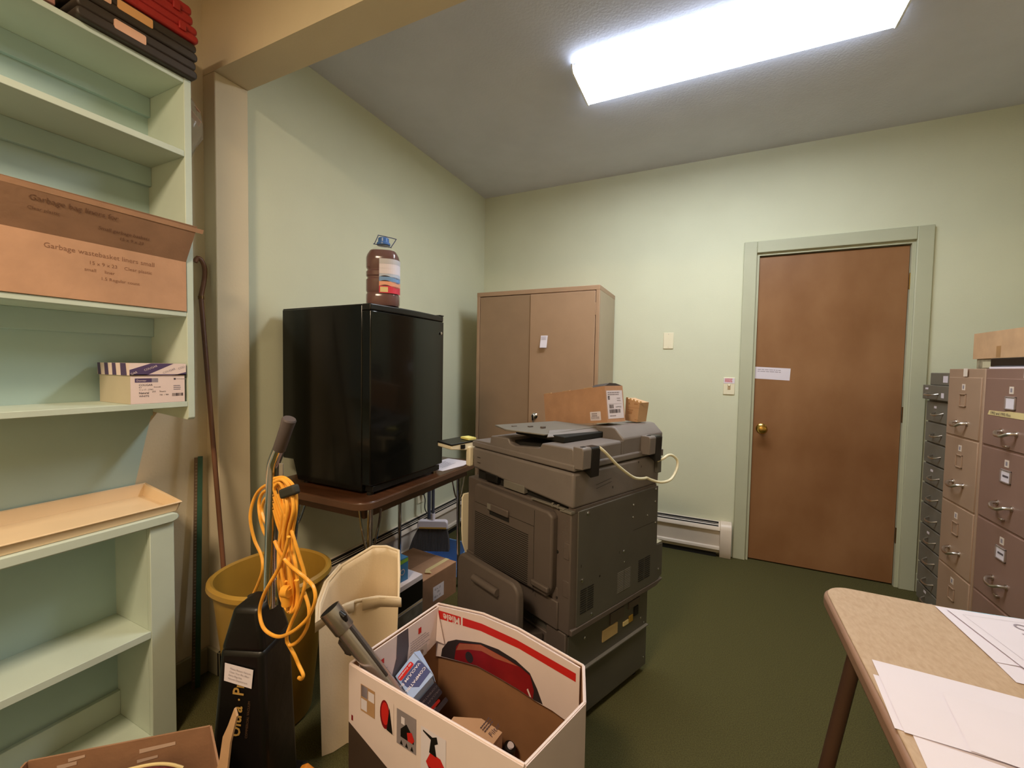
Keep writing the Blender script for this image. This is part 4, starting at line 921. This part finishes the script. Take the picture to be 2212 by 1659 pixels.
G().tube([vp(598, 1250, .01), vp(598, 1305, .01)], .006, 10).build('side_rod', chrome_m, V, wc=True)
G().box(-.004, -.002, 0, .010, .002, .035, M=frame(vp(606, 1030, -.008), (1, 0, 0), (0, 1, 0))).build('cord_hook', mat('hook_grey', (130, 124, 112), .4), V, wc=True, bevel=.001)
G().tube([vp(545, 1285), vp(547, 1310)], .012, 12).build('cord_inlet', black_m, V, wc=True)
crd = V
CM = G(); cr = .0043
def cpth(P_, dy, k=7): return smooth_path([vp(520+x/4.15, 1000+y/4.15, dy+(j % 3-1)*.003) for j, (x, y) in enumerate(P_)], k)
def strand(P_, dy): CM.tube(cpth(P_, dy), cr, 9)
strand([(430, 660), (395, 800), (330, 960), (255, 1090), (200, 1200), (170, 1330), (195, 1460), (260, 1530), (350, 1557), (460, 1515), (560, 1435), (625, 1350), (668, 1230), (655, 1120), (605, 1055), (530, 990), (450, 925), (390, 860), (340, 780), (305, 700)], -.045)
strand([(330, 280), (380, 420), (440, 560), (480, 690), (530, 850), (572, 1000), (572, 1110), (520, 1280), (455, 1430), (412, 1560), (440, 1635), (520, 1590), (595, 1470), (612, 1310), (570, 1160)], -.03)
strand([(300, 180), (200, 215), (125, 310), (85, 480), (120, 680), (185, 830), (195, 960), (155, 1085), (112, 1180)], .024)
strand([(300, 230), (205, 260), (165, 350), (172, 480), (210, 620), (280, 720)], .024)
strand([(300, 250), (215, 330), (190, 420), (215, 520), (300, 620)], .026)
strand([(412, 1600), (480, 1720), (520, 1810), (560, 1900), (545, 1935), (520, 1925)], -.02)
rn = random.Random(5)
for k in range(8):
    f = k/7
    xs_ = 352+132*f
    P_ = [(300, 240-100*f), (325+70*f, 190-55*f), (xs_, 262-30*f), (xs_+rn.uniform(8, 30), 420), (xs_-8*f+rn.uniform(-15, 15), 600), (335+120*f+rn.uniform(-10, 10), 760), (330+160*f+rn.uniform(-12, 12), 950), (345+165*f, 1120), (370+130*f, 1230), (420+40*f, 1310+15*(k % 3))]
    strand(P_, -.018-.008*(k % 3))
for k in range(4):
    strand([(300, 240+k*60), (330, 330+k*70), (375, 450+k*70), (425, 560+k*60), (450, 680+k*50)], -.006)
for k in range(3):
    strand([(400+30*k, 1060), (385+40*k, 1200), (400+25*k, 1290+10*k), (445, 1340-8*k), (495-12*k, 1290), (515-14*k, 1180), (505-10*k, 1050)], -.03+.006*k)
o = CM.build('power_cord', cord_m, crd, wc=True)
G().tube(cpth([(385, 1150), (440, 1155)], -.042, 2), .014, 12).tube(cpth([(412, 1120), (412, 1270)], -.040, 3), .012, 12).build('cord_plug', cord_m, o)
def strapbox():
    a, b = vp(520+338/4.15, 1000+285/4.15, -.044), vp(520+492/4.15, 1000+228/4.15, -.044)
    M = frame(a, b-a, (0, 0, 1)); L = (b-a).length; q = 1 if M.to_3x3().col[2].y > 0 else -1
    z0_, z1_ = sorted((0, .020*q))
    return G().box(-.001, -.013, z0_, L*.86, .011, z1_, 0, M)
st = strapbox().build('cord_strap', velcro_m, o, bevel=.006, seg=3); st.matrix_parent_inverse = Matrix.Identity(4)
st.location = -V.location
pl = [ob for ob in bpy.data.objects if ob.name == 'cord_plug'][0]; pl.location = -V.location

# ------------------------------------------------------------------ things under and behind the table
t = thing('cardboard_box', 'closed brown cardboard box with white label, on the floor under the brown table', 'box', (.37, -1.36, 0), R(-6))
g = G().box(-.165, -.135, .001, .165, .135, .172, 0)
M = frame((.1656, -.055, .035), (0, 1, 0), (0, 0, 1)); g.rect(M, 0, 0, .085, .075, 1); g.text('42 x 13', .016, M @ Matrix.Translation((.01, .052, .0004)), 2); g.text('OR', .014, M @ Matrix.Translation((.03, .033, .0004)), 2); g.text('40 x 13', .016, M @ Matrix.Translation((.01, .012, .0004)), 2)
g.build('carton', [card2_m, white_m, ink_m], t)
G().box(.02, -.134, .1722, .165, .1345, .1755).build('top_flap', card_m, t)
G().box(-.165, -.134, .1722, .018, .1345, .1742).build('top_flap', card2_m, t)
G().box(.09, -.03, .1757, .115, .135, .1767).slab([(.09, -.03, .1768), (.115, -.03, .1768), (.155, -.055, .185), (.12, -.07, .183)], .001).build('torn_tape', manila_m, t)
t = thing('printer_box', 'white box with wide black band standing between cream bin and cardboard box', 'box', (.50, -1.73, 0), R(-4))
g = G().box(-.13, -.10, .001, .11, .10, .295, 0)
for M, L in ((frame((.1106, -.10, 0), (0, 1, 0), (0, 0, 1)), .2), (frame((-.13, -.1006, 0), (1, 0, 0), (0, 0, 1)), .24)):
    g.rect(M, 0, .18, L, .272, 1); g.rect(M, 0, .17, L, .176, 3); g.rect(M, 0, .06, L, .165, 2); g.poly(M, [(0, .0), (L, .0), (L, .06), (0, .03)], 4, .0003)
g.build('carton', [white_m, black_m, mat('box_grey', (140, 134, 124), .5, var=.2, scale=20), manila_m, navy_m], t, bevel=.002)
t = thing('glove_box', 'small blue, green and white dispenser box on top of the black banded box', 'box', (.520, -1.76, .2955), R(-8))
g = G().box(-.10, -.06, .0006, .06, .06, .105, 0)
for M, L in ((frame((.0606, -.06, 0), (0, 1, 0), (0, 0, 1)), .12), (frame((-.10, -.0606, 0), (1, 0, 0), (0, 0, 1)), .16)):
    g.poly(M, [(0, .075), (L, .085), (L, .102), (0, .095)], 1); g.poly(M, [(0, .062), (L*.5, .070), (L*.5, .075), (0, .068)], 3); g.rect(M, 0, .01, L*.5, .06, 2)
    g.poly(M, [(L*.72+.014*math.cos(k*.5), .045+.014*math.sin(k*.5)) for k in range(13)], 2, .0004); g.poly(M, [(L*.72+.010*math.cos(k*.5), .045+.010*math.sin(k*.5)) for k in range(13)], 0, .0008)
g.build('carton', [gblue_m, grn_m, mat('box_pale', (215, 195, 200), .5), red_m], t)
G().box(-.03, -.03, .104, .03, .03, .112).build('glove_tuft', white_m, t, bevel=.004)
# broom
bc = at(935, 1132, 1, -1.05)
t = thing('broom', 'upright broom with white head and grey bristles beyond the brown table', 'broom', (bc.x, bc.y, 0), R(25.4))
hz_ = bc.z; hw_ = .094
G().prism(rrect(-hw_, hz_-.024, hw_, hz_+.026, .020, 5, (0, 1, 1, 0)), 'y', -.02, .02).build('broom_head', white_m, t, bevel=.004)
G().box(-hw_+.012, -.0212, hz_-.023, hw_-.006, .0212, hz_-.013).build('head_stripe', mat('mustard', (200, 160, 80), .5), t)
G().tube([(0, 0, hz_+.02), (0, 0, hz_+.07)], .0135, 14).build('socket', white_m, t)
G().tube([(0, 0, hz_+.065), (0, 0, hz_+.80)], .0105, 14).build('handle', mat('pole_blue_grey', (92, 96, 112), .35, .4), t)
g = G(); nB = 26
for k in range(nB):
    f = (k+.5)/nB*2-1
    for yy in (-.012, 0, .012):
        g.tube([(f*hw_*.95, yy*.8, hz_-.022), (f*hw_*1.2-.010, yy, hz_-.09), (f*hw_*1.35-.020, yy*1.6, hz_-.165)], [.0042, .0052, .0066], 5)
br = g.build('bristles', brist_m, t); br['kind'] = 'stuff'
t = thing('dustpan', 'upright blue dustpan with grey handle pole, under the broom bristles', 'dustpan', (.40, -.95, 0))
DY = -1.02
d0, d1 = at(912, 1200, 1, DY), at(1006, 1180, 1, DY)
X0_, X1_ = d0.x-.02, d1.x-.01
g = G().box(X0_, DY-.14, .003, X1_, DY+.08, .012).box(X0_, DY+.074, .012, X1_, DY+.08, .15)
o = g.build('pan', bluepl_m, t, wc=True, bevel=.002)
for x in (X0_, X1_-.005): 
    o = G().prism([(DY-.14, .012), (DY+.074, .012), (DY+.074, .15), (DY+.0, .12)], 'x', x, x+.005).build('pan_side', bluepl_m, t, wc=True); fixnormals(o)
q0 = at(925, 1120, 1, DY+.082)
G().tube([(q0.x, DY+.092, .13), (q0.x-.004, DY+.092, .80)], .012, 14).build('handle', mat('pole_blue_grey', (92, 96, 112), .35, .4), t, wc=True)
t = thing('wall_outlet', 'pale wall outlet with black fridge plug, low on the left wall under the table', 'outlet', (0, -.86, .37))
G().box(.0, -.035, -.055, .006, .035, .055).build('plate', ivory_m, t, bevel=.002)
G().box(.006, -.014, .005, .034, .014, .032).build('plug', black_m, t, bevel=.004)
G().tube(smooth_path([(.03, 0, .012), (.04, .005, -.03), (.036, .01, -.10), (.078, .02, -.17), (.085, .02, -.30), (.09, .0, -.365)], 5), .0035, 8).build('plug_cord', black_m, t)

# ------------------------------------------------------------------ right-hand table and papers
t = thing('work_table', 'light oak laminate table with rounded corner and brown edge, in the right foreground', 'table', (2.75, -2.6, 0))
G().prism(rrect(2.082, -3.3, 3.45, -1.94, .055, 8), 'z', .722, .740).build('tabletop', oak_m, t, wc=True, bevel=.002)
G().prism(rrect(2.0755, -3.3065, 3.4565, -1.9335, .06, 8), 'z', .703, .736).build('edge_band', oakedge_m, t, wc=True, bevel=.008, seg=3)
for (a, b) in (((2.105, -2.14, .704), (2.005, -2.12, .0)), ((2.105, -3.1, .704), (2.005, -3.12, 0)), ((3.40, -2.14, .704), (3.45, -2.12, 0)), ((3.40, -3.1, .704), (3.45, -3.12, 0))):
    G().tube([a, b], .0135, 14).build('leg', legbrown_m, t, wc=True)
def sheet(name, label, cat, cx, cy, z, ang, w_, h_, mats, paint=None, lift=0, group=None):
    t = thing(name, label, cat, (cx, cy, z), R(ang), group)
    nx = 10; vs = []; fs = []
    for j in range(2):
        for i in range(nx+1): x = w_*i/nx; vs.append((x, -h_*j, lift*math.sin(math.pi*i/nx*1.0)*(.6+.4*j)+.0004))
    for i in range(nx): fs.append((i, nx+1+i, nx+2+i, i+1))
    g = G().add(vs, fs)
    if paint: paint(g)
    o = g.build('sheet', mats, t, ang=8); return t
z = .7405
def cert(g):
    M = frame((0, 0, .0012), (1, 0, 0), (0, 1, 0))
    for a in ((.018, -.02, .262, -.0195), (.018, -.197, .262, -.1965), (.018, -.197, .0185, -.02)): g.rect(M, *a, 1)
    g.add([(.105+.013*math.cos(k*math.pi/10), -.042+.013*math.sin(k*math.pi/10), .0013) for k in range(20)]+[(.105+.009*math.cos(k*math.pi/10), -.042+.009*math.sin(k*math.pi/10), .0013) for k in range(20)], [(k, (k+1) % 20, 20+(k+1) % 20, 20+k) for k in range(20)], 1)
    g.rect(M, .085, -.072, .24, -.068, 1); g.rect(M, .085, -.079, .24, -.075, 1); 
    g.poly(M, [(.085, -.10), (.10, -.092), (.16, -.095), (.22, -.10), (.25, -.108), (.20, -.112), (.13, -.108)], 2)
    g.poly(M, [(.08, -.115), (.095, -.112), (.11, -.122), (.10, -.13), (.085, -.125)], 2); g.poly(M, [(.12, -.12), (.17, -.118), (.21, -.128), (.24, -.135), (.20, -.145), (.165, -.15), (.15, -.142), (.135, -.135)], 2)
sheet('paper_sheet', 'pale blue sheet peeking out above the printed certificate on the oak table', 'paper', 2.335, -1.942, z, 7, .28, .20, [ltblue_m], lift=.001)
sheet('paper_sheet', 'plain white sheet under the printed certificate, nearest the table corner', 'paper', 2.290, -1.951, z+.0015, 4, .28, .2, [white_m], lift=.002)
sheet('printed_certificate', 'white certificate with thin border and dark engraved picture on the oak table', 'paper', 2.305, -1.962, z+.0048, 9.5, .28, .216, [white_m, dim_ink_m, mat('engraving', (110, 105, 128), .7, var=.2, scale=60)], cert)
sheet('paper_sheet', 'white sheet sticking out from below the certificate towards the viewer', 'paper', 2.30, -2.02, z+.0006, 2, .28, .185, [white_m])
sheet('paper_sheet', 'white sheet nearest the table edge, tucked under the other blank sheets', 'paper', 2.088, -2.292, z, -4, .22, .130, [white_m])
sheet('paper_sheet', 'large blank white sheet in the foreground, lowest in the photo', 'paper', 2.10, -2.40, z+.0006, -4, .30, .26, [white_m])
sheet('paper_sheet', 'large blank white sheet reaching furthest back in the blank stack', 'paper', 2.098, -2.247, z+.0014, -3, .32, .180, [white_m], lift=.003)
sheet('paper_sheet', 'blank white sheet lying on top of the blank stack, offset to the right', 'paper', 2.175, -2.300, z+.0048, -7, .28, .13, [white_m])

# ------------------------------------------------------------------ file cabinets along the right wall
def drawer_cab(name, label, x0, y0, y1, h, gaps, mats, holder, loc_label):
    # front faces -x at x0; y0>y1
    t = thing(name, label, 'file cabinet', ((x0+RX)/2, (y0+y1)/2, 0))
    main, dk = mats
    G().box(x0-.005, y1, 0, 3.50, y0, h).build('body', main, t, wc=True, bevel=.003)
    zs = [h-.035]+gaps
    for i in range(len(zs)):
        zt = zs[i]-.004; zb = zs[i+1]+.004 if i+1 < len(zs) else .05
        if zb >= zt: continue
        d = G().box(x0-.010, y1+.014, zb, x0+.006, y0-.014, zt).build('drawer', main, t, wc=True, bevel=.003)
        yc = (y0+y1)/2; H_ = zt-zb
        if H_ < .15: continue
        # sub parts
        def sub(g, nm, mm, bevel=0):
            g.v = [tuple(Vector(v)-t.location) for v in g.v]; return g.build(nm, mm, d, bevel=bevel)
        zl = zt-.045
        g = G().box(x0-.0112, yc-.013, zl-.014, x0-.010, yc+.013, zl+.014); g.rect(frame((x0-.0116, yc+.006, zl-.008), (0, -1, 0), (0, 0, 1)), 0, 0, .012, .016, 1); sub(g, 'label', [mat('label_white', (226, 212, 200), .6, var=.01), dim_ink_m])
        zh = zt-(.105 if holder == 'empty' else .095)
        g = G()
        a, b = (.028, .030) if holder == 'empty' else (.032, .026)
        for (ya, yb, za, zb2) in ((yc-a, yc+a, zh+b-.005, zh+b), (yc-a, yc+a, zh-b, zh-b+.005), (yc-a, yc-a+.005, zh-b, zh+b), (yc+a-.005, yc+a, zh-b, zh+b)): g.box(x0-.015, ya, za, x0-.010, yb, zb2)
        sub(g, 'label_holder', main if holder == 'empty' else mat('holder_grey', (158, 144, 138), .4, .2), .001)
        if holder != 'empty':
            g = G().box(x0-.0125, yc-.027, zh-.021, x0-.0105, yc+.027, zh+.021)
            if i: g.rect(frame((x0-.0128, yc+.018, zh-.004), (0, -1, 0), (0, 0, 1)), 0, 0, .036, .008, 1)
            sub(g, 'card', [white_m, greyband_m])
        zk = zt-.215
        g = G().tube(smooth_path([(x0-.009, yc+.045, zk+.006), (x0-.030, yc+.040, zk+.004), (x0-.040, yc+.02, zk-.006), (x0-.041, yc, zk-.008), (x0-.040, yc-.02, zk-.006), (x0-.030, yc-.040, zk+.004), (x0-.009, yc-.045, zk+.006)], 4), .0065, 10).lathe([(.011, 0), (.011, .003)], n=12, M=Matrix.Translation((x0-.010, yc+.045, zk+.006)) @ Matrix.Rotation(R(-90), 4, 'Y')).lathe([(.011, 0), (.011, .003)], n=12, M=Matrix.Translation((x0-.010, yc-.045, zk+.006)) @ Matrix.Rotation(R(-90), 4, 'Y'))
        sub(g, 'handle', alu_m)
        if holder != 'empty': sub(G().box(x0-.022, yc-.010, zk-.052, x0-.009, yc+.012, zk-.044), 'thumb_latch', alu_m, .002)
    return t
drawer_cab('file_cabinet', 'tan four-drawer metal file cabinet with empty label frames, between grey and brown cabinets', 2.86, -.437, -.742, 1.298, [.982, .668, .360], (tan2_m, dark_m), 'empty', 0)
tb_ = drawer_cab('file_cabinet', 'brown four-drawer metal file cabinet with white label cards at the right edge', 2.86, -.747, -1.125, 1.298, [.979, .676, .362], (brown_m, dark_m), 'card', 0)
g = G().slab([(2.8488, -.79, 1.108), (2.8488, -1.10, 1.108), (2.8488, -1.10, 1.132), (2.8488, -.93, 1.132), (2.8488, -.90, 1.128), (2.8488, -.80, 1.126)], .001)
M = frame((2.8474, -.81, 1.112), (0, -1, 0), (0, 0, 1)); g.text('1992 and 1993 files', .017, M, 1)
o = g.build('paper_strip', [manila_m, ink_m]); fixnormals(o); tag(o, 'yellowed handwritten paper strip taped across the top drawer of brown file cabinet', 'note')
for (y, nm, lb) in ((-.60, 'paper_tag', 'small pale tag hanging over the top front edge of the tan file cabinet'), (-1.02, 'paper_tag', 'small pale tag on the top front edge of the brown file cabinet')):
    o = G().box(2.848, y-.016, 1.263, 2.8495, y+.016, 1.2995).build(nm, mat('label_white', (226, 212, 200), .6, var=.01)); tag(o, lb, 'note')
# dark card cabinet
t = thing('card_file_cabinet', 'tall dark green-grey cabinet of many shallow drawers between the door and tan cabinet', 'file cabinet', (3.1, -.27, 0))
y0, y1, x0 = -.135, -.425, 2.885
G().box(x0+.006, y1, 0, 3.3, y0, 1.135).build('body', dkgreen_m, t, wc=True, bevel=.003)
zz = [1.13, 1.015, .905, .790, .680, .570, .455, .345, .235, .125, .03]
for i in range(10):
    d = G().box(x0-.006, y1+.01, zz[i+1]+.004, x0+.006, y0-.010, zz[i]-.004).build('drawer', dkgreen_m, t, wc=True, bevel=.002)
    yc, zk = (y0+y1)/2-.01, (zz[i]+zz[i+1])/2-.012
    g = G().tube(smooth_path([(x0-.005, yc+.045, zk+.01), (x0-.026, yc+.032, zk), (x0-.030, yc, zk-.004), (x0-.026, yc-.032, zk), (x0-.005, yc-.045, zk+.01)], 4), .0042, 8)
    g.v = [tuple(Vector(v)-t.location) for v in g.v]; g.build('handle', alu_m, d)
    if i % 3 == 0:
        g = G().box(x0-.0072, yc+.03, zk+.030, x0-.006, yc+.055, zk+.042); g.v = [tuple(Vector(v)-t.location) for v in g.v]; g.build('label', white_m, d)
t = thing('card_file_box', 'dark grey single-drawer card file box, lower of two on the dark cabinet', 'file box', (3.05, -.27, 1.136))
G().box(2.864, -.42, 1.136, 3.25, -.130, 1.212).build('body', dkgreen_m, t, wc=True, bevel=.003)
G().tube(smooth_path([(2.864, -.20, 1.168), (2.842, -.215, 1.162), (2.838, -.26, 1.160), (2.842, -.30, 1.162), (2.864, -.315, 1.168)], 4), .0042, 8).build('handle', alu_m, t, wc=True)
G().box(2.8625, -.195, 1.188, 2.864, -.165, 1.198).build('label', white_m, t, wc=True); G().box(2.8625, -.37, 1.150, 2.864, -.345, 1.175).build('label', white_m, t, wc=True)
t = thing('card_file_box', 'dark grey card file box with white tag, topmost on the dark cabinet', 'file box', (3.1, -.28, 1.213))
G().box(2.885, -.42, 1.2130, 3.25, -.152, 1.278).build('body', dkgreen_m, t, wc=True, bevel=.003)
G().box(2.8835, -.345, 1.228, 2.885, -.30, 1.262).build('label', white_m, t, wc=True)
# on top of the cabinets
t = thing('cardboard_tray_box', 'shallow light brown cardboard box on top of the right-hand file cabinets', 'box', (3.05, -.9, 1.3435))
g = G().box(2.90, -1.30, 1.3435, 3.30, -.525, 1.3475).box(2.90, -1.30, 1.3475, 2.904, -.525, 1.460).box(3.296, -1.30, 1.3475, 3.30, -.525, 1.460).box(2.904, -.529, 1.3475, 3.296, -.525, 1.460).box(2.904, -1.30, 1.3475, 3.296, -1.296, 1.460)
g.build('carton', cardl_m, t, wc=True)
G().box(2.8993, -.735, 1.3475, 2.8998, -.705, 1.395).build('tape_mark', mat('tape_mark', (176, 134, 88), .6), t, wc=True)
t = thing('black_binder', 'flat black case under the cardboard box on top of the brown file cabinet', 'case', (3.05, -.9, 1.306))
G().box(2.885, -1.10, 1.3065, 3.25, -.70, 1.343).build('body', black_m, t, wc=True, bevel=.004)
t = thing('paper_folder', 'pale folder lying under the black case on the brown file cabinet', 'folder', (3.05, -.9, 1.2985))
G().box(2.875, -1.12, 1.2985, 3.25, -.72, 1.3058).build('sheets', white_m, t, wc=True)
t = thing('small_carton', 'small greyish box beside the black case on top of the tan file cabinet', 'box', (3.0, -.6, 1.2985))
G().box(2.905, -.68, 1.2985, 3.20, -.545, 1.3425).build('carton', mat('grey_carton', (150, 142, 118), .6, var=.2, scale=30), t, wc=True, bevel=.003)
G().box(2.903, -.665, 1.303, 2.9045, -.60, 1.33).build('label', mat('pale_label', (196, 190, 160), .6), t, wc=True)

# ------------------------------------------------------------------ bottom left carton, orange tool
t = thing('open_carton', 'open brown cardboard carton in the lower left corner, holding maroon fabric', 'box', (.73, -2.87, 0))
A_, B_ = Vector((.505, -2.872, 0)), Vector((.757, -2.645, 0)); dn = Vector((.665, -.747, 0))*.30
C2, D2 = B_+Vector((.27, -.115, 0)), A_+dn; zr = .40
g = G()
for a, b in ((A_, D2), (D2, C2)): panel(g, a, b, 0, zr, .004, 0)
panel(g, C2, B_, 0, zr, .004, 0)
g.add([tuple(v+Vector((0, 0, .003))) for v in (A_, D2, C2, B_)], [(0, 1, 2, 3)])
g.build('carton', card2_m, t, wc=True)
g = G(); panel(g, B_, A_, 0, zr, .004, 0)
db = (B_-A_).normalized(); Mi = frame(A_+dn.normalized()*.0008, db, (0, 0, 1))
for (u0, v0, u1, v1) in ((.20, .372, .27, .378), (.195, .350, .235, .354), (.05, .372, .085, .378), (.07, .385, .1, .389)):
    g.poly(Mi, [(u0, v0-.004), (u1, v0), (u1, v1+.002), (u0, v1)], 1)
g.build('back_wall', [card2_m, mat('torn_white', (205, 178, 160), .8)], t, wc=True)
fy = -2.705
g = G().slab([tuple(at(x_, y_, 1, fy)) for x_, y_ in ((506, 1530), (492, 1568), (481, 1592), (474, 1640), (466, 1668), (490, 1668), (497, 1605), (511, 1548))], .004)
g.build('side_flap', cardl_m, t, wc=True)
t = thing('maroon_bag', 'maroon fabric bag with cream piping filling the open lower left carton', 'bag', (.73, -2.87, .004))
nr, nc = 14, 18; vs = []; rn = random.Random(2)
for j in range(nr+1):
    for i in range(nc+1):
        u, v = i/nc, j/nr
        p_ = A_+(B_-A_)*(.07+.86*u)+dn*(.08+.72*v)
        z_ = .315+.075*math.sin(math.pi*u)**.5*math.sin(math.pi*min(1, v*.9+.1))**.5+.012*math.sin(9*u+4*v)*math.sin(7*v) if 0 < i < nc and 0 < j < nr else .27
        vs.append((p_.x, p_.y, z_))
fs = [(j*(nc+1)+i, (j+1)*(nc+1)+i, (j+1)*(nc+1)+i+1, j*(nc+1)+i+1) for j in range(nr) for i in range(nc)]
o = G().add(vs, fs).build('fabric_top', maroon_m, t, wc=True, ang=80)
lo = G().add([tuple(A_+(B_-A_)*u+dn*v+Vector((0, 0, z))) for z in (.006, .27) for u, v in ((.07, .08), (.93, .08), (.93, .80), (.07, .80))], [(0, 1, 2, 3), (0, 4, 5, 1), (1, 5, 6, 2), (2, 6, 7, 3), (3, 7, 4, 0)])
o = lo.build('fabric_sides', maroon_m, t, wc=True); fixnormals(o)
G().tube(smooth_path([Vector(vs[1*(nc+1)+i])+Vector((0, 0, .004)) for i in range(1, nc)], 2), .0035, 8).build('piping', manila_m, t, wc=True)
p0 = at(645, 1636, 2, .20)+Vector((.035, -.01, 0))
t = thing('orange_wedge', 'orange plastic tool tip poking up between the vacuum and printed carton', 'tool', (p0.x, p0.y, 0), R(20))
o = G().prism([(-.032, .0), (.034, .0), (.036, .15), (.026, .185), (.004, .20), (-.012, .192), (-.036, .14)], 'y', -.012, .012).build('tool_body', orange_m, t, bevel=.004, seg=3); fixnormals(o)
